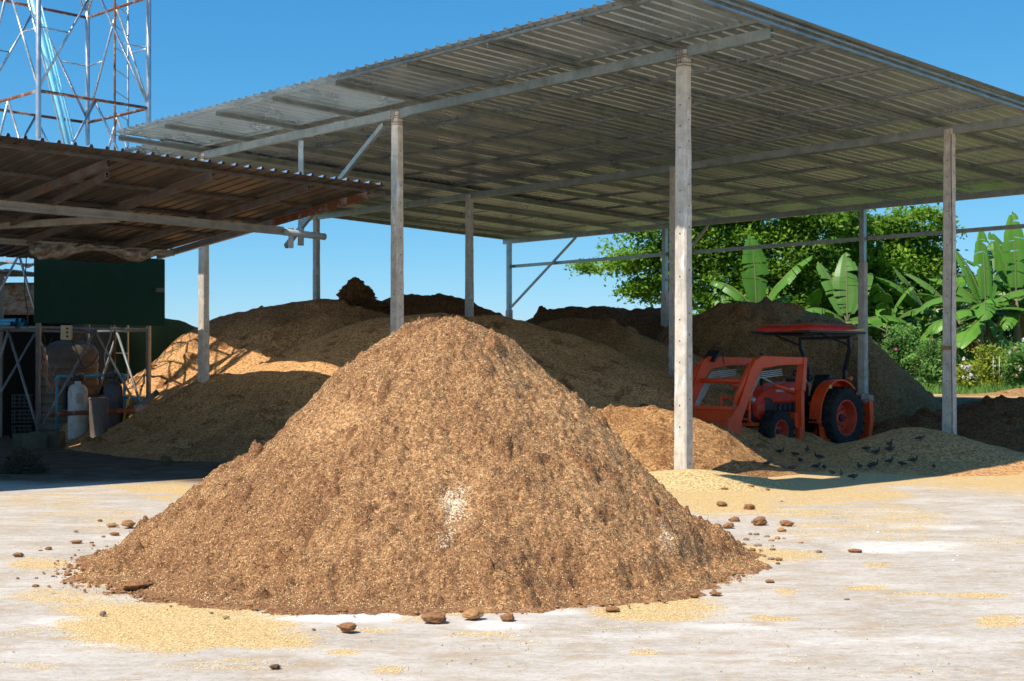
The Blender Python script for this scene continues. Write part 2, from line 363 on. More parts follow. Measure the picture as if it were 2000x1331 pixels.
# the front mound: outline on the ground and profile measured from the photograph
MC = Vector((-.57, 12.05)); MH = 2.03
FOOT = [(0,2.46),(25,2.5),(60,2.5),(95,2.5),(130,2.6),(160,2.75),(180,2.90),(195,3.0),(212,3.0),(232,2.92),(255,2.78),(275,2.70),(300,2.66),(320,2.56),(340,2.52),(350,2.48),(360,2.46)]
PU = np.array([0,.12,.25,.36,.57,.84,.93,1.0,1.08,1.3])
PL, PR = np.array([1,.972,.85,.75,.455,.165,.075,.018,-.004,-.05]), np.array([1,.985,.905,.765,.495,.23,.14,.04,-.002,-.05])
def mound_u(x, y):
    th = np.degrees(np.arctan2(y-MC.y, x-MC.x))%360; return np.hypot(x-MC.x, y-MC.y)/np.interp(th, [f[0] for f in FOOT], [f[1] for f in FOOT])
def husk_amount(x, y):
    px, py = project(x, y, gz(x, y)*0)
    wx = px+45*fbm(x, y, .9, 4, 5); wy = py+16*fbm(x, y, .9, 4, 6)
    a = np.zeros_like(x)
    for (cx, cy, rx, ry, s) in PATCH:
        d = np.sqrt(((wx-cx)/rx)**2+((wy-cy)/ry)**2); a = np.maximum(a, s*(1-sstep(.55, 1.25, d)))
    a = np.where(y < 4, 0, a)
    a = np.maximum(a, .62*(1-sstep(.99, 1.16, mound_u(x, y)+.05*fbm(x, y, .4, 3, 15)))*(y > 5))
    t1 = (x-PC.x)*D1.x+(y-PC.y)*D1.y; t2 = (x-PC.x)*D2.x+(y-PC.y)*D2.y
    return np.maximum(a, (.9+.6*sstep(10, 13, t2))*sstep(0, 3, t2)*sstep(-9, -6, t1)*(1-sstep(30, 40, t1))*(1-sstep(25, 26, t2)))
LIME = [(640,1204,150,15,1),(560,1196,90,10,.8),(960,1226,70,9,.7),(1080,1195,60,8,.6),(1760,1072,130,13,.7),(1830,1030,90,7,.5),(1700,1255,200,9,.4),(120,1215,60,10,.5),(230,1262,70,7,.5),(1240,1245,120,8,.4),(330,1265,60,6,.5),(1420,1225,120,7,.4)]
def lime_amount(x, y):
    px, py = project(x, y, x*0); wx = px+40*fbm(x, y, .7, 4, 15); wy = py+9*fbm(x, y, .7, 4, 16); a = np.zeros_like(x)
    for (cx, cy, rx, ry, s) in LIME: a = np.maximum(a, s*(1-sstep(.6, 1.2, np.sqrt(((wx-cx)/rx)**2+((wy-cy)/ry)**2))))
    return np.where(y < 4, 0, a)
def soil_shade_amount(x, y):
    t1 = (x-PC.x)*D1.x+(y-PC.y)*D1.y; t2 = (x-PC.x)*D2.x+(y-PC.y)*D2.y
    back = .95*sstep(13, 15, t2)*(1-sstep(20.3, 20.9, t2+.2*fbm(x, y, .8, 3, 19))); left = sstep(19.0, 20.3, y+.5*fbm(x, y, 1.2, 3, 9))*(1-sstep(-4.6, -3.0, x+.6*fbm(x, y, 2, 3, 8)))  # back: brown painted over shaded ground up to the sunlit strip; left: real earth
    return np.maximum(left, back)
def ground():
    xs = np.unique(np.round(np.concatenate([-np.geomspace(40, 9000, 26)[::-1], np.arange(-40,-10,.5), np.arange(-10,10,.05), np.arange(10,40.1,.5), np.geomspace(41, 9000, 26)]), 3))
    ys = np.unique(np.round(np.concatenate([np.arange(-40,5,1.5), np.arange(5,23,.05), np.arange(23,70,.4), np.geomspace(71, 12000, 30)]), 3))
    X, Y = np.meshgrid(xs, ys); Z = gz(X, Y)
    near = (np.abs(X) < 11)&(Y < 24)
    Z = Z + np.where(near, .004*fbm(X, Y, .35, 3, 33), 0)
    me = bpy.data.meshes.new('ground'); nx, ny = len(xs), len(ys)
    me.from_pydata(np.stack([X,Y,Z],-1).reshape(-1,3).tolist(), [], [(j*nx+i, j*nx+i+1, (j+1)*nx+i+1, (j+1)*nx+i) for j in range(ny-1) for i in range(nx-1)])
    for nm, fn in (('husk', husk_amount), ('soil_shade', soil_shade_amount), ('lime', lime_amount)):
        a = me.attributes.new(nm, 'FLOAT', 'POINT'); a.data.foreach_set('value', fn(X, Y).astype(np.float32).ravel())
    a = me.attributes.new('veg', 'FLOAT', 'POINT'); t2 = (X-PC.x)*D2.x+(Y-PC.y)*D2.y; a.data.foreach_set('value', np.maximum(sstep(60, 80, np.abs(X)+Y), sstep(24.2, 25.5, t2)).astype(np.float32).ravel())
    me.polygons.foreach_set('use_smooth', [True]*len(me.polygons))
    n = NT('yard_ground'); co = n.co(); cst = n.co((.75,1.25,1))
    f1 = n.noise(1.3, 6, .6, cst); f2 = n.noise(11, 6, .7, cst); f3 = n.noise(70, 4, .7, co); sp = n.noise(26, 4, .75, n.co((.8,1.6,1)))
    base = n.mix(n.ramp(f1, (.36, 0.0), (.62, 1.0)), (.57,.505,.43), (.40,.345,.285))
    base = n.mix(n.ramp(f2, (.42, 0.0), (.62, .5)), base, (.66,.605,.54))
    base = n.mix(n.ramp(n.noise(3.0, 8, .74, n.co((.7,1.35,1))), (.49, 0.0), (.64, .85)), base, (.42,.315,.215))
    base = n.mix(n.ramp(sp, (.55, 0.0), (.63, .65)), base, (.34,.23,.145))
    base = n.mix(n.ramp(f3, (.26, .45), (.42, 0.0)), base, (.34,.30,.26))
    base = n.mix(n.math('MULTIPLY', n.attr('lime'), n.ramp(f2, (.3, .35), (.6, .95))), base, (.80,.77,.72))
    g = n.n('ShaderNodeSeparateColor'); n.l(n.voro(95, n.co((1,1.3,1))), g.inputs[0])
    hk = n.ramp(g.outputs[1], (0, (.34,.21,.085)), (.45, (.58,.39,.17)), (1, (.78,.58,.30)))
    a = n.math('ADD', n.attr('husk'), n.math('MULTIPLY', n.math('SUBTRACT', g.outputs[0], .5), .55)); a = n.math('ADD', a, n.math('MULTIPLY', n.math('SUBTRACT', n.noise(5, 7, .75, n.co((.7,1.5,1))), .5), 1.7)); a = n.math('ADD', a, n.math('MULTIPLY', n.math('SUBTRACT', n.noise(1.7, 5, .6, n.co((.8,2.2,1))), .5), 1.5))
    a = n.math('MULTIPLY', n.ramp(a, (.40, 0.0), (.66, 1.0)), n.ramp(n.attr('husk'), (.03, 0.0), (.14, 1.0)))
    stray = n.math('MULTIPLY', n.ramp(g.outputs[2], (.90, 0.0), (.93, .8)), n.ramp(f1, (.42, 0.0), (.6, 1.0)))
    col = n.mix(n.math('MAXIMUM', a, stray), base, hk)
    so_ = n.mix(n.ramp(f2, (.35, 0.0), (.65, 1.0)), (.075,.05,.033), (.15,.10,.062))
    col = n.mix(n.math('MULTIPLY', n.attr('soil_shade'), n.ramp(n.noise(2.2, 5, .65, co), (.25, .75), (.6, 1.0))), col, so_)
    col = n.mix(n.attr('veg'), col, n.mix(n.noise(.4, 5, .6, co), (.06,.11,.025), (.13,.15,.05)))
    n.bump(n.math('ADD', n.math('MULTIPLY', g.outputs[0], n.math('ADD', a, .05)), n.math('ADD', n.math('MULTIPLY', f3, .5), f2)), .4, .008)
    n.set(col, .9, 0, .15); me.materials.append(n.m)
    return tag(link(bpy.data.objects.new('ground', me)), kind='structure')
ground()
sk_hill = MB()
def hill():
    m = MB(); n = 60; vs = []; fs = []
    for i in range(n+1):
        x = -2200+i*90; h = 108*math.exp(-((x-300)/210)**2)+6*math.sin(x*.013)+4*math.sin(x*.041+1)
        vs += [(x,5200,-2),(x,5500,max(h,1)*2.4),(x,6400,-2)]
    for i in range(n):
        a = i*3; fs += [(a,a+3,a+4,a+1),(a+1,a+4,a+5,a+2)]
    tag(m.add(vs, fs).build('hills', M['hill'], smooth=True), kind='structure')
hill()

# ------------------------------------------------------------------ heaps
def segz(X, Y, pts, slope, rnd):
    z = np.full(X.shape, -1e3)
    if len(pts) == 1: pts = [pts[0], pts[0]+Vector((.01,0,0))]
    for a, b in zip(pts[:-1], pts[1:]):
        ux, uy = b.x-a.x, b.y-a.y; L2 = ux*ux+uy*uy
        t = np.clip(((X-a.x)*ux+(Y-a.y)*uy)/L2, 0, 1); d = np.hypot(X-a.x-t*ux, Y-a.y-t*uy)
        z = np.maximum(z, a.z+t*(b.z-a.z)-slope*(np.sqrt(d*d+rnd*rnd)-rnd))
    return z
def lumps(X, Y, Z, B, x0, y0, res, n, rmin, rmax, hk, brown, power=2.2, inside=None, seed=1):
    g = np.random.default_rng(seed); ny, nx = X.shape; done = 0; tries = 0
    while done < n and tries < n*6:
        tries += 1
        i, j = g.integers(2, nx-2), g.integers(2, ny-2)
        if Z[j,i] < gz(X[j,i:i+1], Y[j,i:i+1])[0]+.04: continue
        if inside is not None and not inside(X[j,i], Y[j,i]): continue
        r = rmin+(rmax-rmin)*g.random()**power; h = r*hk*(.5+g.random()); e = .6+.8*g.random(); th = g.random()*3.1416
        k = int(r*1.8/res)+2; a, b = max(0,j-k), min(ny,j+k+1); c, d = max(0,i-k), min(nx,i+k+1)
        dx, dy = X[a:b,c:d]-X[j,i], Y[a:b,c:d]-Y[j,i]; u = (dx*math.cos(th)+dy*math.sin(th))/(r*e); v = (-dx*math.sin(th)+dy*math.cos(th))/(r/e)
        q = np.clip(1-(u*u+v*v), 0, 1)
        Z[a:b,c:d] += h*np.sqrt(q)*(q > 0); B[a:b,c:d] = np.maximum(B[a:b,c:d], (q > .05)*brown*(.6+.6*g.random())); done += 1
def grid_mesh(name, X, Y, Z, mat, attrs, parent=None, cull=.03):
    ny, nx = X.shape; G_ = gz(X, Y); keep = Z > G_-cull
    kq = keep[:-1,:-1]|keep[1:,:-1]|keep[:-1,1:]|keep[1:,1:]
    used = np.zeros_like(keep); used[:-1,:-1] |= kq; used[1:,:-1] |= kq; used[:-1,1:] |= kq; used[1:,1:] |= kq
    idx = -np.ones(X.shape, np.int64); idx[used] = np.arange(used.sum())
    j, i = np.nonzero(kq); F4 = np.stack([idx[j,i], idx[j,i+1], idx[j+1,i+1], idx[j+1,i]], -1)
    V = np.stack([X[used], Y[used], Z[used]], -1); me = bpy.data.meshes.new(name)
    me.vertices.add(len(V)); me.vertices.foreach_set('co', V.astype(np.float32).ravel())
    me.loops.add(F4.size); me.loops.foreach_set('vertex_index', F4.astype(np.int32).ravel())
    me.polygons.add(len(F4)); me.polygons.foreach_set('loop_start', np.arange(0, F4.size, 4, dtype=np.int32)); me.update(calc_edges=True)
    for nm, A in attrs.items():
        a = me.attributes.new(nm, 'FLOAT', 'POINT'); a.data.foreach_set('value', A[used].astype(np.float32))
    me.polygons.foreach_set('use_smooth', [True]*len(F4)); me.materials.append(mat)
    o = link(bpy.data.objects.new(name, me))
    if parent: o.parent = parent
    return o, V
def heap(name, label, ridges, mat, res=.07, amp=(.10,.05,.02), k=.22, drop=.10, brown=None, nl=120, lr=(.05,.22), lh=.6, lb=.5, seed=1, group=None, pits=0, pad=5.0):
    R_ = [([P(*p) for p in pts], s, r) for pts, s, r in ridges]
    allp = [p for r in R_ for p in r[0]]; mx = max(p.z for p in allp); ms = min(r[1] for r in R_); reach = min(mx/ms+1.2, pad+mx/ms)
    x0, x1 = min(p.x for p in allp)-reach, max(p.x for p in allp)+reach; y0, y1 = min(p.y for p in allp)-reach, max(p.y for p in allp)+reach
    X, Y = np.meshgrid(np.arange(x0, x1, res), np.arange(y0, y1, res))
    wx, wy = X+.35*fbm(X, Y, 1.7, 3, seed+40), Y+.35*fbm(X, Y, 1.7, 3, seed+50)
    Z = np.full(X.shape, -9.0)
    for pts, s, r in R_: Z = np.maximum(Z, segz(wx, wy, pts, s, r))
    G_ = gz(X, Y); Z = Z-G_; Z = .5*(Z+np.sqrt(Z*Z+k*k))-drop
    w = sstep(0, .5, Z)
    Z = Z + w*(amp[0]*fbm(X, Y, 1.1, 4, seed)+amp[1]*fbm(X, Y, .36, 4, seed+7)+amp[2]*fbm(X, Y, .12, 3, seed+9)) + G_
    B = brown(X, Y, Z) if brown else np.zeros_like(X)
    lumps(X, Y, Z, B, x0, y0, res, nl, lr[0], lr[1], lh, lb, seed=seed)
    if pits: lumps(X, Y, Z, B, x0, y0, res, pits, .07, .16, -.35, .95, 1.0, seed=seed+3)
    c = allp[len(allp)//2]; base = Vector((c.x, c.y, float(gz(np.array([c.x]), np.array([c.y]))[0])))
    o, V = grid_mesh(name, X-base.x, Y-base.y, Z, mat, {'brown': B}) if False else grid_mesh(name, X, Y, Z, mat, {'brown': B})
    rebase_mesh(o, base); tag(o, label, 'heap', group); return o

def grains(name, pts, nrm, size, mat, parent=None):
    """loose husks: small stretched tetrahedra lying at random"""
    n = len(pts); d = rng.normal(size=(n,3)); d -= nrm*(d*nrm).sum(1)[:,None]*.75; d /= np.linalg.norm(d, axis=1)[:,None]
    s = np.cross(d, nrm); s /= np.linalg.norm(s, axis=1)[:,None]+1e-9; L = size*(.6+.8*rng.random((n,1)))
    a = pts-d*L*.5; b = pts+d*L*.5; c = pts+s*L*.22+nrm*L*.05; e = pts-s*L*.22+nrm*L*.05; t = pts+nrm*L*.30
    V = np.stack([a,c,b,e,t],1).reshape(-1,3); o = np.arange(n)[:,None,None]*5
    Ft = (np.array([[0,1,4],[1,2,4],[2,3,4],[3,0,4]])[None]+o).reshape(-1,3)
    me = bpy.data.meshes.new(name); me.vertices.add(len(V)); me.vertices.foreach_set('co', V.astype(np.float32).ravel())
    me.loops.add(Ft.size); me.loops.foreach_set('vertex_index', Ft.astype(np.int32).ravel()); me.polygons.add(len(Ft)); me.polygons.foreach_set('loop_start', np.arange(0, Ft.size, 3, dtype=np.int32)); me.update(calc_edges=True)
    me.materials.append(mat); ob = link(bpy.data.objects.new(name, me))
    if parent: ob.parent = parent
    return ob
def grainmat(name, *cols):
    n = NT(name); g = n.n('ShaderNodeSeparateColor'); n.l(n.voro(60, n.co()), g.inputs[0])
    k = len(cols); return n.set(n.ramp(g.outputs[0], *[(i/(k-1), c) for i, c in enumerate(cols)]), .8, 0, .2)
M['grain'] = grainmat('loose_husk', (.16,.08,.035), (.42,.25,.10), (.74,.52,.23), (.90,.70,.38), (.60,.38,.15))
M['grain_pale'] = grainmat('loose_pale_husk', (.55,.36,.14), (.80,.60,.28), (.92,.74,.42))

def front_mound():
    res = .0135; X, Y = np.meshgrid(np.arange(-4.3, 2.7, res), np.arange(8.9, 15.0, res))
    wx = X+.16*fbm(X, Y, .9, 4, 3); wy = Y+.16*fbm(X, Y, .9, 4, 4)
    th = np.degrees(np.arctan2(wy-MC.y, wx-MC.x))%360; r = np.hypot(wx-MC.x, wy-MC.y)
    Rr = np.interp(th, [f[0] for f in FOOT], [f[1] for f in FOOT])
    u0 = r/Rr; Rr = Rr*(1+.09*fbm(X, Y, .42, 5, 12, .6)*sstep(.78, 1.0, u0)); u = r/Rr; k_ = .5+.5*np.cos(np.radians(th)); Z = MH*(np.interp(u, PU, PL)*(1-k_)+np.interp(u, PU, PR)*k_)
    w = sstep(-.02, .25, Z)
    px = HX+X*F/Y
    Z = Z + w*(.085*fbm(X, Y, .75, 4, 21)+  .034*fbm(X, Y, .30, 5, 22, .6)+.020*fbm(X, Y, .07, 4, 23, .65)+.010*fbm(X, Y, .035, 2, 24)) + .004*rng.normal(size=X.shape)*sstep(0,.1,Z)
    rill = fbm(np.cos(R(1)*th)*5.5, np.sin(R(1)*th)*5.5+.25*r, .8, 4, 26); Z -= w*.012*sstep(.05, .6, rill)*sstep(.15, .5, u)
    rd = 1-np.abs(fbm(X*.8, Y, .16, 3, 25)); Z -= w*.035*sstep(.86, 1.0, rd)          # small slumps and cracks
    B = .60+.42*fbm(X, Y, 1.6, 4, 31)+.30*fbm(X, Y, .42, 4, 32)+.15*sstep(.62, 1.0, u)
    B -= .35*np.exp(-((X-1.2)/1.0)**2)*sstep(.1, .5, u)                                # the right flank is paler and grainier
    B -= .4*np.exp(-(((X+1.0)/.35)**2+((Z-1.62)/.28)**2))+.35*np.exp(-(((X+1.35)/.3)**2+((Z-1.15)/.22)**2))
    lumps(X, Y, Z, B, 0, 0, res, 2600, .010, .036, .7, .75, 2.2, seed=5)
    lumps(X, Y, Z, B, 0, 0, res, 260, .012, .032, -.8, .9, 1.8, seed=9)
    lumps(X, Y, Z, B, 0, 0, res, 110, .03, .085, .8, 1.25, 1.8, seed=6)
    lumps(X, Y, Z, B, 0, 0, res, 7, .09, .16, .3, 1.0, 1.3, inside=lambda x, y: math.hypot(x-MC.x, y-MC.y) > 1.9, seed=8)
    py = HY-(Z-HC)*F/Y
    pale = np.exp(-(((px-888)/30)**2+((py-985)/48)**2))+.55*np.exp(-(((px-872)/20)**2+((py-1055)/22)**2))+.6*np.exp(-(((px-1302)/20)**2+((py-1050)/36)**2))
    root = empty('mound', (MC.x, MC.y, 0)); tag(root, 'big sunlit mound of golden brown husk and fibre in front of the shed', 'mound')
    o, V = grid_mesh('body', X-MC.x, Y-MC.y, Z, M['front_heap'], {'brown': B, 'pale': pale}, None, cull=.015); o.parent = root
    gx, gy = np.gradient(Z, res); 
    sel = rng.random(Z.size) < .5; jj = rng.integers(5, Z.shape[0]-5, 90000); ii = rng.integers(5, Z.shape[1]-5, 90000)
    ok = (Z[jj,ii] > .02)&(Y[jj,ii] < 13.2); jj, ii = jj[ok], ii[ok]
    nr = np.stack([-gy[jj,ii], -gx[jj,ii], np.ones(len(jj))], -1); nr /= np.linalg.norm(nr, axis=1)[:,None]
    pts = np.stack([X[jj,ii]-MC.x, Y[jj,ii]-MC.y, Z[jj,ii]+.001], -1)
    g = grains('loose_husk', pts, nr, .013, M['grain'], root); g['kind'] = 'stuff'
    # sprigs of straw and coir fibre standing out of the surface
    m = MB(); k = rng.choice(len(pts), 900, replace=False)
    for q in k:
        p = Vector(pts[q]); d = Vector(rng.normal(size=3)); d = (d.normalized()+Vector(nr[q])*.5).normalized(); L = .02+.05*rng.random()
        m.bar(p, p+d*L, .0022, .0022)
    f = m.build('fibre', M['clod_light'], root); f['kind'] = 'stuff'
    return root
front_mound()
def spill():
    x = rng.uniform(-4.5, 5.5, 400000); y = rng.uniform(6.6, 16, 400000); a = husk_amount(x, y)+.35*fbm(x, y, .3, 4, 77)
    d = np.hypot(x-MC.x, y-MC.y); a = np.where(d < 3.5, np.maximum(a, .25*(1-sstep(2.6, 3.5, d))), a)
    keep = rng.random(len(x)) < np.clip(a-.12, 0, .35)*(9/y)**1.2*.5 + .004
    x, y = x[keep], y[keep]; pts = np.stack([x, y, gz(x, y)+.004], -1); nr = np.tile(np.array([[0,0,1.0]]), (len(x),1))
    o = grains('scattered_husk', pts, nr, .012, M['grain_pale']); tag(o, 'loose pale rice husk strewn over the concrete around the front mound', 'husk', kind='stuff')
spill()
def litter_bits():
    x = rng.uniform(-4.5, 6.5, 4200); y = rng.uniform(6.4, 17, 4200); k = rng.random(len(x)) < np.clip(.25+.9*fbm(x, y, 1.1, 3, 88), .03, 1)*.8; x, y = x[k], y[k]
    o = grains('litter', np.stack([x, y, gz(x, y)+.003], -1), np.tile(np.array([[0,0,1.0]]), (len(x),1)), .016, M['bits']); tag(o, 'dark bits of straw and fibre littering the pale yard', 'litter', kind='stuff')
M['bits'] = grainmat('litter_bits', (.14,.08,.05), (.26,.16,.09), (.40,.26,.14), (.20,.14,.10))
litter_bits()
def crumbs():
    m = MB(); g = random.Random(4); ang = [f[0] for f in FOOT]; rad = [f[1] for f in FOOT]
    for k in range(5200):
        t = g.uniform(0, 360); r = float(np.interp(t, ang, rad))*(.98+abs(g.gauss(0, .05))); x, y = MC.x+r*math.cos(R(t)), MC.y+r*math.sin(R(t))
        if y > 13.2: continue
        s = .005+.022*g.random()**2.2; z = .004+s*.35; q = []
        for d in ((1,0,0),(-1,0,0),(0,1,0),(0,-1,0),(0,0,.7),(0,0,-.5)): q.append(Vector((x,y,z))+Vector(d)*s*g.uniform(.6,1.25)+Vector((g.gauss(0,.2),g.gauss(0,.2),0))*s)
        m.add(q, [(0,2,4),(2,1,4),(1,3,4),(3,0,4),(2,0,5),(1,2,5),(3,1,5),(0,3,5)])
    o = m.build('crumbs', M['clod'], fix=False); tag(o, 'fine brown crumbs scattered all round the foot of the front mound', 'crumbs', kind='stuff')
crumbs()

hb = lambda lo, hi, a, b, sd: (lambda X, Y, Z: a+(b-a)*sstep(lo, hi, Z+.5*fbm(X, Y, 1.2, 4, sd))+.25*fbm(X, Y, .5, 4, sd+1))
heap('husk_heap', 'long tan heap at the left with a dark top and a patch of sun', [([(490,600,34),(570,583,34),(640,577,34.2),(700,590,33.5)], .68, .5), ([(455,722,29.8),(560,690,30),(680,660,30.5),(800,650,30)], .56, .5), ([(430,838,26.6),(560,790,26.9),(700,760,27.2)], .36, .5)], M['husk_heap'], .055, brown=lambda X, Y, Z: .75*sstep(2.1, 3.0, Z+.5*fbm(X, Y, 1.2, 4, 60))+.45*(1-sstep(.2, 1.1, Z+.3*fbm(X, Y, 1.0, 3, 63)))+.25*fbm(X, Y, .5, 4, 61), nl=650, lr=(.03,.17), lb=.8, seed=60, pits=140, amp=(.10,.045,.008))
heap('husk_heap', 'tan heap behind the front mound sloping down to the right, dotted with dark hollows', [([(770,610,31),(870,604,30.5),(960,609,30),(1060,637,29.6),(1180,688,29.2),(1300,752,28.8)], .47, .8)], M['husk_heap'], .055, amp=(.07,.03,.007), brown=hb(3.0, 3.6, -.05, .4, 62), nl=300, lr=(.03,.12), lb=.8, seed=62, pits=260)
heap('dark_heap', 'small dark brown heap seen between the second and third front posts', [([(770,592,36),(800,571,36.4),(850,570,36.4),(930,592,36.2)], .55, .4)], M['dark_heap'], .06, seed=64, amp=(.16,.09,.03))
heap('dark_heap', 'long nearly black heap at the back under the tree branches', [([(1078,600,41),(1120,593,41),(1180,591,41),(1250,598,41),(1330,602,41),(1400,612,41)], .62, .4)], M['dark_heap'], .06, seed=66, amp=(.16,.10,.03))
heap('husk_heap', 'brown tan heap in deep shade just behind the tall lit post', [([(1110,614,36),(1160,616,35.6),(1240,650,35.2),(1320,695,34.6)], .50, .7)], M['husk_heap'], .06, brown=hb(2.0, 3.2, .3, .6, 68), seed=68)
heap('brown_heap', 'tall brown heap with a rounded top behind the red tractor', [([(1370,606,38),(1420,594,38),(1500,588,38),(1590,599,38),(1635,624,37.6),(1668,668,37.2)], .98, .5)], M['brown_heap'], .06, brown=hb(1.2, 3.4, .6, .15, 70), nl=240, seed=70, amp=(.16,.08,.03))
heap('brown_heap', 'low brown heap half in sun behind the foot of the tall lit post', [([(1125,795,23.0),(1180,792,22.5),(1260,792,22.3),(1325,802,22.1)], .64, .35)], M['brown_heap'], .03, amp=(.07,.05,.02), k=.10, drop=.04, seed=72, nl=350, lr=(.025,.10), lb=.7, brown=lambda X, Y, Z: .3+.5*fbm(X, Y, .8, 4, 73))
heap('husk_mound', 'small clean yellow husk mound around the foot of the tall lit post', [([(1300,916,19.9),(1335,914,19.7),(1380,938,19.3)], .20, .3)], M['pale_husk'], .03, amp=(.02,.012,.004), k=.04, drop=.012, seed=74, nl=0)
heap('husk_mound', 'low tan husk mound with pigeons on it at the foot of the right hand post', [([(1690,862,24.2),(1790,832,24.3),(1835,846,24.3)], .29, .4), ([(1640,905,22.6),(1800,896,22.6)], .15, .6)], M['husk_heap'], .045, amp=(.05,.02,.008), k=.10, drop=.035, seed=76, nl=20, lr=(.04,.09), brown=lambda X, Y, Z: -.15+.2*fbm(X, Y, .7, 3, 79))
heap('dark_heap', 'low dark heap in shadow right of the right hand post', [([(1890,798,31),(2000,778,31),(2150,770,31)], .24, .8)], M['dark_heap'], .06, amp=(.18,.10,.03), k=.15, drop=.05, seed=78, nl=200, lr=(.05,.2))
heap('husk_heap', 'low sunlit tan bank in front of the flower garden', [([(1850,774,40.5),(1900,770,41),(1960,765,41),(2010,756,41),(2120,750,41)], .3, .6), ([(1740,735,43),(1790,768,42.5)], .5, .5)], M['brown_heap'], .07, amp=(.12,.05,.02), k=.12, drop=.04, seed=80, nl=80, brown=lambda X, Y, Z: -.1+.2*fbm(X, Y, .7, 3, 81))

# ------------------------------------------------------------------ clods
def rock_mesh(name, seed, mat, flat=.6, rough=.30, sub=4):
    bm = bmesh.new(); bmesh.ops.create_icosphere(bm, subdivisions=sub, radius=.5); V = np.array([v.co for v in bm.verts])
    nz = lambda k, o: np.array([mnoise.noise(Vector(v)*k+Vector((seed*1.7, o, seed*.6))) for v in V])
    n = nz(2.6, 1)*1.2+nz(5.5, 7)*.6; f = nz(13, 3)*.6+nz(27, 5)*.45
    V = V*(1+rough*n+.16*f)[:,None]; V[:,2] *= flat; V[:,2] -= V[:,2].min()+.04*flat; V[:,2] = np.maximum(V[:,2], -.03)
    for v, c in zip(bm.verts, V): v.co = c
    if sub == 4 and name == 'clod':          # loose fibres standing out of the lump
        bm.verts.ensure_lookup_table(); g = random.Random(seed); vs0 = [v for v in bm.verts if v.co.z > .05]
        for _ in range(170):
            v = g.choice(vs0); p = v.co.copy(); d = (p.normalized()+Vector((g.gauss(0,.7),g.gauss(0,.7),g.gauss(0,.5)))).normalized(); s_ = d.cross(Vector((.3,.6,.7))).normalized()*.012; L = g.uniform(.06,.2)
            bm.faces.new([bm.verts.new(p-s_), bm.verts.new(p+s_), bm.verts.new(p+d*L)])
    me = bpy.data.meshes.new(name); bm.to_mesh(me); bm.free(); me.materials.append(mat)
    V = np.array([v.co for v in me.vertices]); f = np.zeros(len(V))
    a = me.attributes.new('brown', 'FLOAT', 'POINT'); a.data.foreach_set('value', (.35+.5*f).astype(np.float32))
    me.polygons.foreach_set('use_smooth', [True]*len(me.polygons)); return me
RK = {}
def clod(x, y, w, asp, tone=0, label=None, group=None, name='clod', cat='clod', z=None, sub=4, seed=None):
    """x, y: foot of the clod in the photograph; w its width there; asp height to width"""
    p = G(x, y) if z is None else z
    k = (seed if seed is not None else random.randint(0, 5), tone, sub)
    if k not in RK: RK[k] = rock_mesh('clod', k[0]*7+3+tone*31, (M['clod'], M['clod_light'], M['clod_grey'], M['clod_dark'])[tone], .75, .30, sub)
    s = .86*w*p.y/F
    o = link(bpy.data.objects.new(name, RK[k])); o.location = p+Vector((0, s*.4, 0)); o.scale = (s*1.02, s*random.uniform(.75,.95), s*asp*1.25); o.rotation_euler = (0,0,random.uniform(-.4,.4)+(math.pi if random.random() < .5 else 0))
    tag(o, label, cat, group); return o
FR = 'clods lying on the concrete in front of the mound'
clod(678,1238,40,.55,0,'flat brown clod, leftmost of the row in front of the mound',FR,seed=1)
clod(848,1221,50,.5,0,'shaggy dark brown clod, widest of the row in front of the mound',FR,seed=2)
clod(924,1214,46,.5,1,'orange brown clod between two darker ones in front of the mound',FR,seed=3)
clod(991,1216,32,.6,0,'small peaked clod, rightmost of the shaggy row in front of the mound',FR,seed=4)
clod(1197,1196,34,.32,0,'flat clod lying alone beside the yellow husk patch right of the mound',FR,seed=5)
clod(1310,1151,42,.5,0,'large rounded dark clod at the right front edge of the mound',FR,seed=2)
clod(1086,1186,18,.6,0,'small clod touching the front edge of the mound above white concrete',FR,seed=0)
RG = 'clods scattered right of the mound'
clod(1486,1029,34,.65,0,'peaked brown clod, tallest of those right of the mound',RG,seed=4)
clod(1538,1030,30,.45,0,'smooth oval brown clod at the outer right of the scatter',RG,seed=1)
clod(1411,991,24,.5,0,'brown clod on yellow husk left of its neighbour behind the mound',RG,seed=3)
clod(1465,997,25,.6,0,'dark clod resting on the edge of the yellow husk behind the mound',RG,seed=5)
clod(1673,1081,28,.3,0,'flat dark clod lying far out alone on the pale yard',RG,seed=2)
clod(1600,1081,14,.5,2,'small grey clod alone between the mound and the flat dark clod',RG,seed=0)
clod(1505,1139,20,.35,0,'flat clod at the end of a thin husk streak right of the mound',RG,seed=5)
clod(1398,1164,26,.28,0,'thin flat clod at the upper edge of the right husk patch',RG,seed=1)
SM = 'small clods strewn at the right edge of the mound'
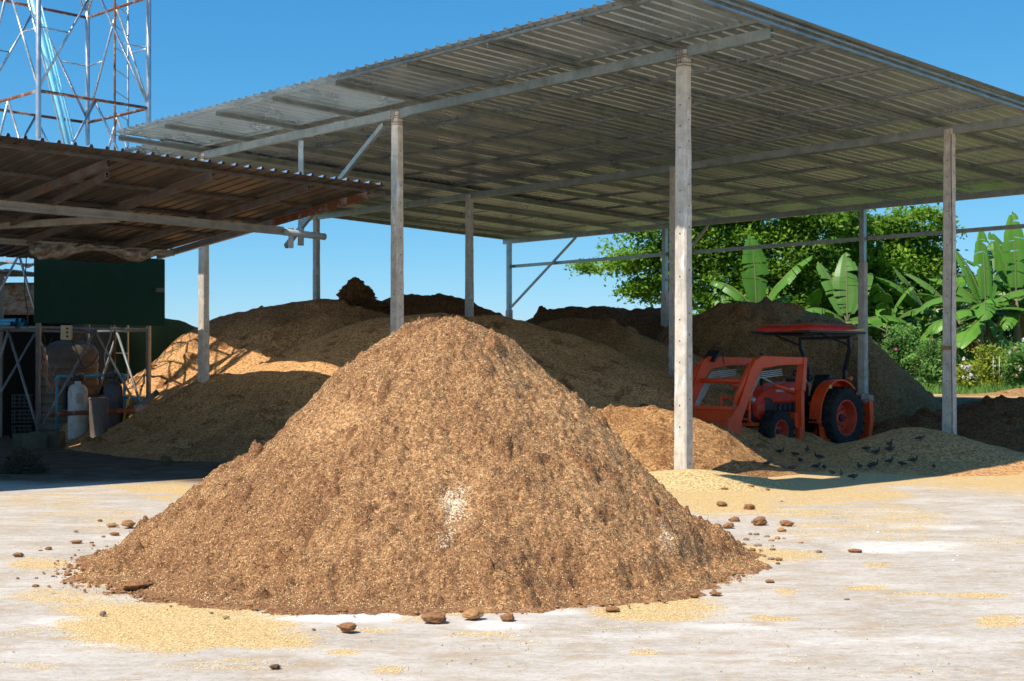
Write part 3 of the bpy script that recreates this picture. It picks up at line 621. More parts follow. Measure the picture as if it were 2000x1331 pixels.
for x, y, w, a, t in [(1436,1021,26,.5,0),(1424,1034,28,.5,0),(1528,1041,20,.5,1),(1478,1047,13,.55,2),(1466,1046,10,.6,2),(1499,1051,12,.55,2),(1519,1055,13,.6,1),(1507,1059,14,.45,1),(1532,1054,9,.4,0),(1565,1063,12,.45,1),(1458,1057,14,.5,0),(1481,1069,18,.4,2),(1471,1078,14,.6,0),(1510,1076,13,.5,2),(1509,1069,8,.6,1),(1507,1095,15,.5,2),(1522,1097,16,.5,0),(1520,1103,10,.5,0),(1458,1104,28,.4,0),(1436,1112,28,.45,0),(1405,1119,24,.5,0),(1476,1114,14,.55,0),(1412,1133,9,.6,0),(1452,1127,10,.5,0),(1270,1141,30,.45,0),(1369,1138,15,.55,0),(1357,1168,18,.5,0),(1299,1178,14,.35,0),(1263,1180,12,.3,0),(1655,1173,12,.4,2),(1437,1092,16,.5,0),(1426,1098,10,.5,0),(1490,1088,8,.5,2),(1440,1100,12,.5,1),(1300,1120,34,.4,0),(1340,1118,26,.4,0)]:
    clod(x, y, w, a, t, 'small clod among those strewn at the right edge of the mound', SM, sub=3)
LF = 'clods scattered left of the mound'
clod(33,1090,22,.5,0,'rounded clod at the far left edge of the yard',LF,seed=0)
clod(93,1076,16,.55,0,'dark clod with a crumb beside it left of the mound',LF,seed=3)
clod(217,1030,24,.36,1,'oval tan clod beside the left slope of the mound',LF,seed=1)
clod(200,1204,14,.8,2,'round grey clod standing on the yellow husk patch at left',LF,seed=0)
clod(536,1309,22,.5,3,'dark blackish clod on bare concrete at the bottom edge',LF,seed=2)
clod(68,1148,16,.45,0,'flat clod lying on the concrete below three small crumbs at left',LF,seed=5)
clod(263,1158,62,.42,0,'broad matted brown clump at the left toe of the mound',LF,seed=2)
clod(322,909,26,.78,3,'round dark ball of matter in the shade before the tan heap',LF,seed=0)
SL = 'crumbs left of the mound'
for x, y, w, a, t in [(78,1078,9,.5,0),(194,1019,11,.5,0),(102,1128,9,.5,2),(70,1131,8,.5,0),(33,1132,9,.5,0),(153,1137,22,.4,0),(130,1126,18,.45,0),(147,1063,26,.3,0),(178,1062,10,.4,0),(247,1032,32,.5,0),(222,1047,20,.4,0),(201,1050,10,.4,0),(412,1199,9,.5,2),(440,1209,15,.4,1),(147,1040,12,.35,0),(340,1160,12,.4,2),(240,1160,14,.4,0)]:
    clod(x, y, w, a, t, 'small crumb of brown matter lying left of the mound', SL, name='crumb', cat='clod', sub=3)
SF = 'crumbs at the front edge of the mound'
for x, y, w, a, t in [(1016,1179,24,.5,0),(1040,1179,14,.4,0),(866,1184,18,.4,0),(925,1190,18,.5,0),(945,1191,16,.4,1),(612,1232,9,.5,0),(611,1200,7,.5,0),(660,1225,8,.5,0),(800,1184,24,.4,0),(490,1188,22,.5,0),(983,1186,10,.4,0),(1180,1165,12,.5,0),(1250,1160,16,.4,0)]:
    clod(x, y, w, a, t, 'small crumb of brown matter along the front edge of the mound', SF, name='crumb', cat='clod', sub=3)
SP = 'crumbs at the foot of the low brown heap'
for x, y, w, a, t in [(1468,954,15,.55,0),(1500,958,10,.4,0),(1416,958,16,.4,0),(1403,957,8,.4,0),(1445,945,14,.5,0),(1515,948,8,.4,0),(1527,981,7,.4,0),(1496,935,10,.5,0)]:
    clod(x, y, w, a, t, 'small crumb of brown matter at the foot of the low brown heap', SP, name='crumb', cat='clod', sub=3)
WS = 'white stones on the right of the yard'
for x, y, w in [(1717,1043,10),(1863,1097,9),(1871,1087,6),(1893,1114,7),(1696,1029,5),(1961,1031,5),(1944,912,6)]:
    o = clod(x, y, w, .6, 0, 'small white stone lying on the right side of the pale yard', WS, name='stone', cat='stone', sub=2)
    if 'stone' not in M: M['stone'] = o.data.copy(); M['stone'].materials.clear(); M['stone'].materials.append(M['pebble'])
    o.data = M['stone']
# the ragged dark stack on the crest of the left heap
def ragged():
    V = []; m = MB(); g = np.random.default_rng(5); c = P(700, 606, 35)
    bm = bmesh.new(); bmesh.ops.create_icosphere(bm, subdivisions=5, radius=1); q = np.array([v.co for v in bm.verts])
    h = (q[:,2]+1)/2; wid = np.interp(h, [0,.25,.5,.75,1], [.62,.60,.42,.27,.12]); off = np.interp(h, [0,.3,.6,1], [.10,.06,-.05,-.10])
    a = np.arctan2(q[:,1], q[:,0]); rr = np.hypot(q[:,0], q[:,1])/np.sqrt(np.maximum(1-q[:,2]**2, 1e-4))
    n = 1+.6*fbm(np.cos(a)*1.2+h*3, np.sin(a)*1.2-h*2, .4, 4, 9)+.34*fbm(np.cos(a)*3+h*6, np.sin(a)*3+h*5, .25, 3, 10)
    edge = np.sqrt(np.maximum(1-(2*h-1)**8, 0))
    X = off+wid*edge*n*np.cos(a); Y_ = wid*edge*n*np.sin(a)*.8; Z = h*.95+.05*fbm(X*3, Y_*3+h, .3, 3, 3)
    for v, x, y, z in zip(bm.verts, X, Y_, Z): v.co = (x, y, z-.12)
    me = bpy.data.meshes.new('dark_stack'); bm.to_mesh(me); bm.free(); me.materials.append(M['dark_heap'])
    at = me.attributes.new('brown', 'FLOAT', 'POINT'); at.data.foreach_set('value', np.full(len(q), .4, np.float32))
    me.polygons.foreach_set('use_smooth', [True]*len(me.polygons)); o = link(bpy.data.objects.new('dark_stack', me)); o.location = c
    tag(o, 'ragged upright dark brown lump standing on the crest of the left heap', 'lump')
ragged()
# ------------------------------------------------------------------ big shed
RA, PU_ = .11, .045
def zb(t2): return 6.13-.0275*t2              # underside of the main beams
def ribbed(name, pt, a0, a1, b0, b1, mat, parent, pitch=.25, rib=.034, nseg=4, seed=0, top=None):
    """trapezoid ribbed sheet; pt(a, b) gives the surface point, ribs run along b, repeat along a"""
    prof = [(0,0),(.172,0),(.190,1),(.222,1),(.240,0)]; A = []
    k = 0
    while a0+k*pitch < a1-1e-6:
        for u, h in prof:
            if a0+k*pitch+u*pitch/.25 <= a1: A.append((a0+k*pitch+u*pitch/.25, h*rib))
        k += 1
    A.append((a1, 0)); g = random.Random(seed); m = MB(); n = len(A)
    for j in range(nseg+1):
        b = b0+(b1-b0)*j/nseg
        for i, (a, h) in enumerate(A):
            e = (g.random()-.5)*.03 if j in (0, nseg) and i % 15 == 0 else 0
            m.v.append(tuple(pt(a, b+e)+UP*(h+.010*math.sin(a*1.7+j*2.1)*(1 if 0 < j < nseg else .3)+.004*math.sin(a*.61+j))))
    for j in range(nseg):
        for i in range(n-1):
            q = j*n+i; m.f.append((q, q+1, q+1+n, q+n))
    if top:
        nv, nf_ = len(m.v), len(m.f); m.v += [(x,y,z+.0025) for x,y,z in m.v]; m.f += [tuple(i+nv for i in f) for f in m.f]
        o = m.build(name, mat, parent, fix=False); o.data.materials.append(top)
        for p in o.data.polygons[nf_:]: p.material_index = 1
        return o
    o = m.build(name, mat, parent, fix=False); s = o.modifiers.new('thickness', 'SOLIDIFY'); s.thickness = .0025; s.offset = 1
    return o
def post_mesh(t1, t2, z0, z1, mat=None, w=.235, d=.185, k=1.0, holes=True, seed=0):
    m = MB(); g = random.Random(seed); c = shed(t1, t2); n = 26; ch = .022; hole = []
    for i in range(n+1):
        z = z0+(z1-z0)*i/n; s = k*(1.0-.20*(z-0)/6.2); hw, hd = w*s/2, d*s/2
        ring = [(-hw+ch,-hd),(hw-ch,-hd),(hw,-hd+ch),(hw,hd-ch),(hw-ch,hd),(-hw+ch,hd),(-hw,hd-ch),(-hw,-hd+ch)]
        for a, b in ring:
            j = .0035
            m.v.append(tuple(c+D1*(a+g.uniform(-j,j))+D2*(b+g.uniform(-j,j))+UP*z))
    for i in range(n):
        for j in range(8): m.f.append((i*8+j, i*8+(j+1)%8, i*8+8+(j+1)%8, i*8+8+j))
    m.f.append(tuple(range(7,-1,-1))); m.f.append(tuple(n*8+j for j in range(8))); nb = len(m.f)
    if holes:
        z = z0+.22
        while z < z1-.15:
            s = k*(1.0-.20*z/6.2)
            for face, zz in ((0, z), (1, z+.09)):
                o, ax = ((c-D2*(d*s/2+.004)-D1*w*s*.02, D1) if face == 0 else (c-D1*(w*s/2+.004), D2))
                q = [o+ax*(.011*math.cos(t*math.pi/4))+UP*(zz+.012*math.sin(t*math.pi/4)) for t in range(8)]; m.add(q, [tuple(range(8))])
            z += .62 if g.random() < .7 else .31
    return m, nb
def make_post(parent, t1, t2, z0, z1, seed, k=1.0, label=None, holes=True, name='post'):
    m, nb = post_mesh(t1, t2, z0, z1, k=k, holes=holes, seed=seed); o = m.build(name, M['post'], parent)
    o.data.materials.append(M['hole'])
    for p in o.data.polygons[nb:]: p.material_index = 1
    if label: o['label'] = label
    return o
big = empty('open_shed'); tag(big, 'tall open shed with ribbed metal roof on concrete posts over the heaps', 'shed')
zs = lambda t2: zb(t2)+.15+.11+.047
ribbed('roof_sheet', lambda a, b: shed(a, b, zs(b)), -1.78, 13.42, -1.98, 16.3, M['sheet'], big, seed=1)
ribbed('roof_sheet', lambda a, b: shed(a, b, zs(b)-.034), 13.20, 20.1, -.9, 16.3, M['sheet'], big, seed=2)
ribbed('roof_sheet', lambda a, b: shed(a, b, zs(b)+.032), -1.78, -.88, -2.7, -1.9, M['sheet'], big, nseg=2, seed=3)  # added roof sheet above view, only there to cast a shadow patch
ribbed('roof_sheet', lambda a, b: shed(a, b, zs(b)+.064), -1.78, -.40, -4.5, -2.6, M['sheet'], big, nseg=2, seed=3)  # second added sheet out of view, carries the cast shadow further forward
for r in range(3):
    t2 = r*WB; m = MB(); t1e = 13.30 if r == 0 else 20.0
    m.chan(shed(-1.55, t2, zb(t2)+.075), shed(t1e, t2, zb(t2)+.075), .09, .15); m.build('beam', M['galv'], big)
T1R = [-1.62+1.87*i for i in range(9)]
for i, t1 in enumerate(T1R+[15.21, 17.08, 18.95, 20.0]):
    a = (-4.4 if i == 0 else -1.87) if i < 9 else -.85  # edge rafter is run on past the eave to carry the added sheets
    m = MB(); m.chan(shed(t1, a, zb(a)+.15+.055), shed(t1, 16.1, zb(16.1)+.15+.055), .06 if i else .075, .11 if i else .13)
    o = m.build('fascia' if i == 0 else 'rafter', M['galv'], big)
m = MB(); m.chan(shed(-.85, -4.4, zb(-4.4)+.205), shed(-.85, -1.95, zb(-1.95)+.205), .06, .11); m.build('rafter', M['galv'], big)  # added with the unseen sheets that cast the shadow patch
k = 0
while -1.8+1.8*k < 16.2:
    t2 = -1.8+1.8*k; m = MB(); m.chan(shed(-1.58, t2, zb(t2)+.26+.022), shed(13.38 if k == 0 else 20.0, t2, zb(t2)+.26+.022), .05, .044, .005); m.build('purlin', M['galv'], big); k += 1
m = MB(); m.chan(shed(-1.58, -4.3, zb(-4.3)+.285), shed(-.45, -4.3, zb(-4.3)+.285), .05, .06, .005); m.build('purlin', M['galv'], big)  # added purlin for the unseen shadow-casting sheets
for b in range(3):       # nine concrete posts on the first two rows and the back row
    make_post(big, b*LB, 0, -.05, zb(0)+.10, b+1, 1.0, ['pale concrete post lit by the sun on its left face', 'concrete post standing behind the front mound', 'concrete post with a short band of sunlight'][b])
for b in range(4): make_post(big, b*LB-(.09 if b == 1 else 0), WB, -.05, zb(WB)+.10, b+10, .96)
for b in (1, 2, 3):      # back row: steel uprights sleeved on concrete stubs
    t2 = 2*WB; hz = [0, 4.35, 3.9, 3.55][b]
    make_post(big, b*LB, t2, .0, hz, b+20, 1.0, holes=False, name='post_stub')
    m = MB(); m.bar(shed(b*LB, t2, hz), shed(b*LB, t2, zb(t2)), .13, .13, D1); m.build('upright', M['galv'], big)
t2 = 2*WB
m = MB(); m.chan(shed(-3, t2+.12, 4.98), shed(19.7, t2+.12, 4.98), .06, .10); m.build('tie_rail', M['galv'], big)
for a, b in ((shed(3*LB-.1, t2, 3.65), shed(3*LB-3.0, t2, zb(t2))), (shed(2*LB-.1, t2, 4.2), shed(2*LB-1.6, t2, zb(t2)))):
    m = MB(); m.bar(a, b, .06, .06); m.build('brace', M['galv'], big)
# truss hung under the front beam left of the second post
pb = LB
q = lambda x, y: (lambda t1: shed(t1, -.02, HC+(HY-y)*shed(t1, 0).y/F))(((2.48)-(x-HX)/F*19.85)/(.690+(x-HX)/F*.724))
m = MB(); m.bar(q(752,243), q(560,482), .07, .09); m.build('brace', M['galv'], big)
m = MB(); m.bar(q(590,276), q(590,440), .10, .10); m.build('strut', M['galv'], big)
m = MB(); m.tube([q(590,428), q(589,480)], .06, 14); m.build('downpipe', M['greypvc'], big, True)
# cable and tape on the right hand post
m = MB(); c = shed(0, WB); m.tube([c-D1*.10-D2*.10+UP*z+D2*(.02*math.sin(z*2)) for z in np.linspace(5.9, .2, 24)], .007, 6); m.build('cable', M['black'], big)
m = MB(); m.bar(c+UP*1.98, c+UP*2.05, .235, .19, D1); o = m.build('tape_band', M['tape'], big)
# wire ties round the post heads
for b in range(3):
    m = MB(); c = shed(b*LB, 0)
    for i in range(4):
        s = .102; z = zb(0)+.02-i*.05; o_ = .02*math.sin(i*2)
        m.tube([c+D1*s-D2*s+UP*z, c-D1*s-D2*s+UP*(z+o_), c-D1*s+D2*s+UP*z], .006, 5)
        m.tube([c-D1*(.06-.035*i)-D2*.102+UP*(z-.02), c-D1*(.05-.03*i)-D2*.115+UP*(zb(0)+.17)], .006, 5)
    m.build('wire_tie', M['brownsteel'], big)
rebase(big, PC)

# ------------------------------------------------------------------ low shed
ls = empty('low_shed'); tag(ls, 'low lean-to with rusty brown ribbed roof at the left', 'shed')
EZ = 4.79
zl = lambda s: EZ-.105*s
ribbed('roof_sheet', lambda a, b: low(a, b, zl(b)), 5.0, 15.82, 0, 8.6, M['sheet_old'], ls, rib=.045, seed=4, top=M['sheet_top'])
ribbed('roof_sheet', lambda a, b: low(a, b, zl(b)-.03), 1.0, 12.0, 8.4, 9.2, M['sheet_old'], ls, seed=5, top=M['sheet_top'])  # added roof out of view, blocks sun behind the low shed
ribbed('roof_sheet', lambda a, b: low(a, b, 5.75-.02*b), -1.0, 13.8, 9.0, 11.5, M['sheet_old'], ls, seed=6, top=M['sheet_top'])  # added higher roof out of view, keeps sun off the tower foot
ribbed('roof_sheet', lambda a, b: low(a, b, 5.72-.02*b), -1.0, 15.0, 11.4, 15.8, M['sheet_old'], ls, seed=7, top=M['sheet_top'])  # another added unseen roof, shades the tank and filters
for u in (0, 6.5, 13.0):  # frame and posts under the added sun-blocking roofs
    m = MB(); m.chan(low(u, 9.1, 5.45), low(u, 15.6, 5.31), .075, .12); m.build('rafter', M['brownsteel'], ls)
    for s in (9.6, 15):
        if u < 10 or s > 12: m = MB(); m.bar(low(u, s, 0), low(u, s, 5.32), .10, .10, E1); m.build('post', M['brownsteel'], ls)
UR = [5.2, 6.95, 8.8, 10.66, 12.48, 14.37, 15.68]
for i, u in enumerate(UR):
    zr = lambda s: zl(s)-.055-.06
    m = MB(); m.chan(low(u, .3, zr(.3)), low(u, 3.0 if i == 6 else 6.65, zr(3.0 if i == 6 else 6.65)), .075, .12); o = m.build('rafter', M['rust'] if i == 6 else M['brownsteel'], ls)
    if i == 6:
        o['label'] = 'rusty red end rafter'
        m = MB(); m.chan(low(u, 3.0, zr(3.0)), low(u, 6.9, zr(6.9)), .075, .12); m.build('rafter', M['pipe'], ls)
for s in (.35, 1.85, 3.35, 4.85, 6.35):
    m = MB(); m.chan(low(5, s, zl(s)-.03), low(15.66, s, zl(s)-.03), .05, .05, .005); m.build('purlin', M['brownsteel'], ls)
for s in (3.0, 6.2):
    m = MB(); ez = -.25 if s < 4 else -.17; m.chan(low(5, s, zl(s)+ez), low(15.9 if s < 4 else 15.6, s, zl(s)+ez), .075, .15 if s < 4 else .11); m.build('beam', M['palesteel'], ls)
    for u in (5.6,):
        m = MB(); m.bar(low(u, s, 0), low(u, s, zl(s)-.33), .12, .12, E1); m.build('post', M['brownsteel'], ls)
a = low(12.48, 3.06, zl(3)-.29); b = Vector((-11.6, 25.5, 4.16))
m = MB(); m.chan(a, b, .07, .12); m.build('tie_beam', M['palesteel'], ls)
m = MB(); m.chan(low(10.70, .42, zl(.4)-.26), P(22, 437, 24.3), .06, .10); m.build('brace', M['brownsteel'], ls)
# grey gutter pipe at the end of the main beam
m = MB(); m.tube([low(15.9, 3.0, zl(3)-.27), low(16.9, 3.0, zl(3)-.29)], .065, 16); m.build('gutter_pipe', M['greypvc'], ls, True)
m = MB(); m.bar(low(16.1, 3.02, zl(3)-.56), low(16.1, 3.02, zl(3)-.18), .06, .09); m.build('bracket', M['grey'], ls)
rebase(ls, low(12, 3))

# ------------------------------------------------------------------ lattice tower
tw = empty('lattice_tower'); tag(tw, 'tall galvanised pipe lattice tower with rusty rings behind the low shed', 'tower')
N = P(75, 700, 28.6); N.z = 0; SD = 2.62
LEG = [N, N+E2*SD, N+(E1+E2)*SD, N+E1*SD]; RZ = [2.5, 4.965, 7.43, 9.9, 12.4]
for i, p in enumerate(LEG):
    m = MB(); m.tube([p+UP*.25, p+UP*13.5], .056, 14); m.build('leg', M['pipe'], tw, True)
    m = MB(); m.box(p+UP*.12, .5, .5, .30); m.build('footing', M['block'], tw, bevel=.03)
lev = [.25]+RZ
for i in range(4):
    a, b = LEG[i], LEG[(i+1)%4]
    for j, z in enumerate(RZ):
        m = MB(); m.tube([a+UP*z, b+UP*z], .034, 10); m.build('ring', M['rust'] if j != 0 else M['galvdull'], tw, True)
        mid = (a+b)/2+UP*z; lo = lev[j]
        for e in (a, b):
            m = MB(); m.tube([e+UP*(lo+.06), mid-UP*.04], .028, 8); m.build('brace', M['galvdull' if j == 0 else 'pipe'], tw, True)
            if j:
                h = (lo+z)/2+.1; k_ = (h-lo)/(z-lo); m = MB(); m.tube([e+UP*h, e+((a+b)/2-e)*k_+UP*h], .018, 8); m.build('stay', M['pipe'], tw, True)
la, lb_ = P(224, 200, 31.4), P(250, 200, 32.4); la.z = lb_.z = 0
ld = empty('ladder'); ld.parent = tw
for o, mt in ((la, 'rust'), (lb_, 'pipe')):
    m = MB(); m.tube([o+UP*.1, o+UP*13], .026, 8); m.build('rail', M[mt], ld, True)
for i in range(25):
    m = MB(); m.tube([la+UP*(.5+.5*i), lb_+UP*(.5+.5*i)], .013, 6); m.build('rung', M['pipe'], ld, True)
for dx, r, mt in ((0, .048, 'skypvc'), (.10, .022, 'skypvc'), (.155, .018, 'skypvc'), (-.085, .022, 'pipe')):
    a, b = P(62, 0, 29.6), P(133, 285, 29.9); d = (a-b); b2 = b-d*.95; a2 = a+d*.35
    m = MB(); m.tube([b2+Vector((dx,.03,0)), a2+Vector((dx*1.1,.03,0))], r, 14); m.build('riser_pipe', M[mt], tw, True)
rebase(tw, (LEG[0]+LEG[2])/2)

# ------------------------------------------------------------------ things round the foot of the tower
nF = -E1
bd = MB(); v0, v1 = -.15, 2.97; off = nF*.10
bd.bar(N+E2*v0+off+UP*3.335, N+E2*v1+off+UP*3.335, .02, 1.50)
o = bd.build('panel_board', M['green'], None, bevel=.004); rebase_mesh(o, N+E2*1.4+off+UP*2.58); tag(o, 'large dark green board fixed across the tower legs', 'board')
tk = empty('wood_offcut'); m = MB(); m.bar(P(305,567,30.4), P(320,567,30.4), .05, .09); C.objects.unlink(tk); bpy.data.objects.remove(tk)
o = m.build('wood_batten', M['tan']); rebase_mesh(o, P(312,567,30.4)); tag(o, 'short wooden batten sticking out behind the right edge of the green board', 'batten')
def swag():
    top = [(56,478),(75,474),(100,470),(150,472),(192,476),(200,478),(240,478),(285,482),(325,487)]
    bot = [(60,500),(75,506),(110,508),(140,500),(190,484),(200,487),(235,505),(275,513),(322,491)]
    m = MB(); n = 70; k = 12; xs = np.linspace(0, 1, n)
    for j in range(k+1):
        for i, t in enumerate(xs):
            f = t*(len(top)-1); a = min(int(f), len(top)-2); f -= a
            tx, ty = [top[a][q]*(1-f)+top[a+1][q]*f for q in (0,1)]; bx, by = [bot[a][q]*(1-f)+bot[a+1][q]*f for q in (0,1)]
            w = j/k; Y = 25.45+t*2.2-.25*math.sin(math.pi*w)-.05*math.sin(t*60+w*5)-.04*math.sin(t*23-w*7)
            m.v.append(tuple(P(tx*(1-w)+bx*w, ty*(1-w)+by*w+1.5*math.sin(t*37+w*3), Y)))
    for j in range(k):
        for i in range(n-1): q_ = j*n+i; m.f.append((q_, q_+1, q_+n+1, q_+n))
    o = m.build('plastic_sheet', M['plastic'], None, True); s = o.modifiers.new('thickness', 'SOLIDIFY'); s.thickness = .004
    rebase_mesh(o, P(190, 490, 26.4)); tag(o, 'dirty plastic sheet sagging in two swags above the green board', 'plastic sheet')
swag()
def tank(px, ybase, h, r, prof, mat, name, label, cat, smooth=True, parts=None):
    p = G(px, ybase); e = empty(name, p); tag(e, label, cat); m = MB(); m.lathe([(r*a, h*b) for a, b in prof], (0,0,0), 32)
    o = m.build('body', mat, None, smooth); smooth_by_angle(o, 40); o.parent = e; return e, p
ribs = [(0,0)]
for i in range(9): ribs += [(1.0,.02+i*.085),(1.0,.075+i*.085),(.965,.083+i*.085),(.965,.094+i*.085)]
ribs += [(1.0,.80),(.99,.86),(.85,.925),(.5,.97),(.32,.975),(.32,1.0),(0,1.0)]
pt = Vector((P(137,700,32.0).x, 32.0, 0)); e = empty('water_tank', pt); tag(e, 'big beige ribbed water tank under the tower', 'tank')
m = MB(); m.lathe([(.64*a, 2.35*b) for a, b in ribs], (0,0,0), 40); o = m.build('body', M['tan'], e, True); smooth_by_angle(o, 30)
m = MB(); m.lathe([(.22,2.35),(.23,2.37),(.23,2.42),(.05,2.45)], (0,0,0), 24); m.build('lid', M['tan'], e, True)
cyl = [(0,0),(.92,0),(1,.03),(1,.82),(.93,.88),(.70,.93),(.34,.955),(.30,1.0),(0,1.0)]
e, p = tank(152, 864, 1.36, .215, cyl, M['white'], 'filter_cylinder', 'white filter cylinder with peeling paint under the tower', 'filter')
m = MB(); m.lathe([(.08,1.36),(.13,1.38),(.13,1.46),(.06,1.49)], (0,0,0), 16); m.box((0,0,1.42), .30, .10, .09); m.build('valve_head', M['black'], e, bevel=.01)
m = MB(); m.tube([(-.02,0,1.49),(.05,-.02,1.53),(.14,-.04,1.52)], .018, 8); m.build('valve_lever', M['copper'], e)
m = MB(); m.box((.10,-.205,.98), .13, .02, .22); m.build('label_plate', M['sackcloth'], e)
e, p = tank(221, 866, 1.42, .205, cyl, M['charcoal'], 'filter_cylinder', 'dark charcoal filter cylinder right of the white one', 'filter')
m = MB(); m.lathe([(.08,1.42),(.16,1.44),(.16,1.53),(.06,1.56)], (0,0,0), 16); m.box((0,0,1.48), .34, .12, .10); m.build('valve_head', M['black'], e, bevel=.01)
m = MB(); m.lathe([(0,.0),(.17,0),(.205,.98),(.215,.99),(.215,1.02),(.19,1.03),(.19,.95),(0,.93)], (0,0,0), 24); o = m.build('water_bin', M['bin'], None, True); smooth_by_angle(o); o.location = G(193, 872); tag(o, 'stained grey brown bin between the white and the dark cylinder', 'bin')
m = MB(); m.lathe([(0,0),(.07,.0),(.075,.05),(.075,.42),(.09,.43),(.09,.52),(0,.54)], (0,0,0), 16); o = m.build('cartridge_filter', M['black'], None, True); smooth_by_angle(o); o.location = P(126,800,30.6); tag(o, 'small black cartridge filter hanging left of the white cylinder', 'filter')
def pipe_run(name, pts, r, mat, label, cat, elbows=True):
    e = empty(name, pts[0]); tag(e, label, cat); m = MB(); b = Vector(pts[0]); m.tube([Vector(p)-b for p in pts], r, 10) if len(pts) == 2 else [m.tube([Vector(p)-b, Vector(q_)-b], r, 10) for p, q_ in zip(pts[:-1], pts[1:])]
    m.build('pipe', mat, e, True)
    for i, p in enumerate(pts[1:-1]):
        a = (Vector(pts[i])-Vector(p)).normalized(); c = (Vector(pts[i+2])-Vector(p)).normalized(); m = MB(); m.tube([a*.10, a*.03, (a+c)*.012, c*.03, c*.10], r*1.35, 10); o = m.build('elbow', mat, e, True); o.location = Vector(p)-b
    return e
YP = 30.2
pipe_run('water_pipe', [P(111,846,YP), P(111,736,YP), P(142,736,YP)], .030, M['bluepvc'], 'blue water pipe rising left of the white cylinder', 'pipe')
pipe_run('water_pipe', [P(166,735,YP), P(208,733,YP)], .030, M['bluepvc'], 'short blue pipe joining the heads of the two cylinders', 'pipe')
pipe_run('water_pipe', [P(230,733,YP), P(243,733,YP), P(243,846,YP)], .030, M['bluepvc'], 'blue water pipe coming down right of the dark cylinder', 'pipe')
pipe_run('water_pipe', [P(243,777,YP-.05), P(274,779,YP-.05), P(274,838,YP-.05)], .030, M['bluepvc'], 'blue pipe with an elbow at the far right of the filters', 'pipe')
pipe_run('water_pipe', [G(122,871)+UP*.04, G(246,866)+UP*.04], .032, M['bluepvc'], 'blue pipe lying on the ground in front of the cylinders', 'pipe')
m = MB(); m.tube([P(84,811,29.2), P(262,801,29.9)], .05, 10); o = m.build('rail_pipe', M['rust'], None, True); rebase_mesh(o, P(84,811,29.2)); tag(o, 'rusty brown rail running across the front of the cylinders', 'rail')
m = MB(); m.tube([P(239,838,30.0), P(246,800,30.0), P(250,785,30.0), P(256,768,30.0)], .022, 8); o = m.build('hose', M['yellow'], None, True); rebase_mesh(o, P(239,838,30)); tag(o, 'short yellow hose leaning beside the right blue pipe', 'hose')
e = empty('control_box', P(130,650,28.45)); tag(e, 'cream control box with three round buttons under the green board', 'control box')
m = MB(); m.box((0,0,0), .21, .12, .30); m.build('case', M['cream'], e, bevel=.008)
for k, z in enumerate((.08,0,-.08)):
    m = MB(); m.lathe([(.022,-.06),(.022,-.078),(.012,-.084),(0,-.085)][:3], (0.035,0,z), 12, 'y'); m.build('button', M['black'], e, True)
def wires():
    g = random.Random(3)
    for k, (x, y, x2, y2, sag, mt, lab) in enumerate([(82,650,100,655,25,'black','black cable looped from the tower leg to the control box'),(140,665,190,690,40,'black','black cable drooping across the beige tank'),(84,690,108,720,35,'copper','tangle of orange wire hanging beside the tower leg'),(217,636,200,735,2,'sackcloth','pale stake leaning behind the tank'),(48,470,52,640,3,'black','thin black cable hanging left of the green board')]):
        a, b = P(x,y,28.4), P(x2,y2,28.6); m = MB(); n = 1 if mt != 'copper' else 9
        for q_ in range(n):
            a_, b_ = a+Vector((g.uniform(-.06,.06)*(n>1),0,g.uniform(-.2,.15)*(n>1))), b+Vector((g.uniform(-.08,.08)*(n>1),0,g.uniform(-.5,.1)*(n>1)))
            m.tube([a_*(1-t)+b_*t-UP*(sag/95*math.sin(math.pi*t))+Vector((.03*math.sin(t*9+q_),0,0)) for t in np.linspace(0,1,12)], .012 if n == 1 else .006, 6)
        o = m.build('wire' if mt != 'sackcloth' else 'stake', M[mt], None, True); rebase_mesh(o, a); tag(o, lab, 'wire' if mt != 'sackcloth' else 'stake')
wires()
m = MB(); m.lathe([(0,0),(.075,0),(.08,.03),(.08,.16),(.035,.19),(.03,.22),(0,.22)], (0,0,0), 16); o = m.build('bottle', M['lime'], None, True); o.location = Vector(G(89,846).to_tuple()); o.location.z = .1; tag(o, 'bright green bottle at the foot of the left tower leg', 'bottle')
m = MB(); m.lathe([(0,0),(.10,0),(.11,.30),(.06,.36),(.06,.40),(0,.40)], (0,0,0), 16); o = m.build('canister', M['white'], None, True); o.location = G(249,853); tag(o, 'small white canister beside the right blue pipe', 'canister')
o = link(bpy.data.objects.new('cloth', rock_mesh('cloth', 51, M['sackcloth'], .5, .5, 3))); o.scale = (.28,.25,.22); o.location = G(62,846)+UP*.05; tag(o, 'crumpled pale rag on the ground left of the tower leg', 'rag')
o = link(bpy.data.objects.new('sack', rock_mesh('sack', 53, M['sackcloth'], 1.0, .25, 3))); o.scale = (.34,.3,.30); o.location = P(277,817,30.1); tag(o, 'grey sack draped on the right end of the rusty rail', 'sack')
e = empty('pan', G(268,862)); tag(e, 'black rubber pan lying tilted before the filters', 'pan')
m = MB(); m.lathe([(0,.02),(.22,.02),(.32,.16),(.34,.16),(.34,.18),(.31,.18),(.21,.045),(0,.045)], (0,0,0), 28, m=Matrix.Rotation(R(-14),3,'X') @ Matrix.Rotation(R(10),3,'Y')); m.build('bowl', M['black'], e, True)
m = MB(); m.tube([(.30,0,.15),(.37,0,.22),(.36,.12,.21),(.30,.13,.15)], .014, 8); m.build('handle', M['black'], e, True)
m = MB(); m.bar(P(278,790,29.9), P(309,765,29.9), .03, .12); o = m.build('shovel_blade', M['black']); rebase_mesh(o, P(290,780,29.9)); tag(o, 'dark flat tool leaning against the right tower leg', 'tool')
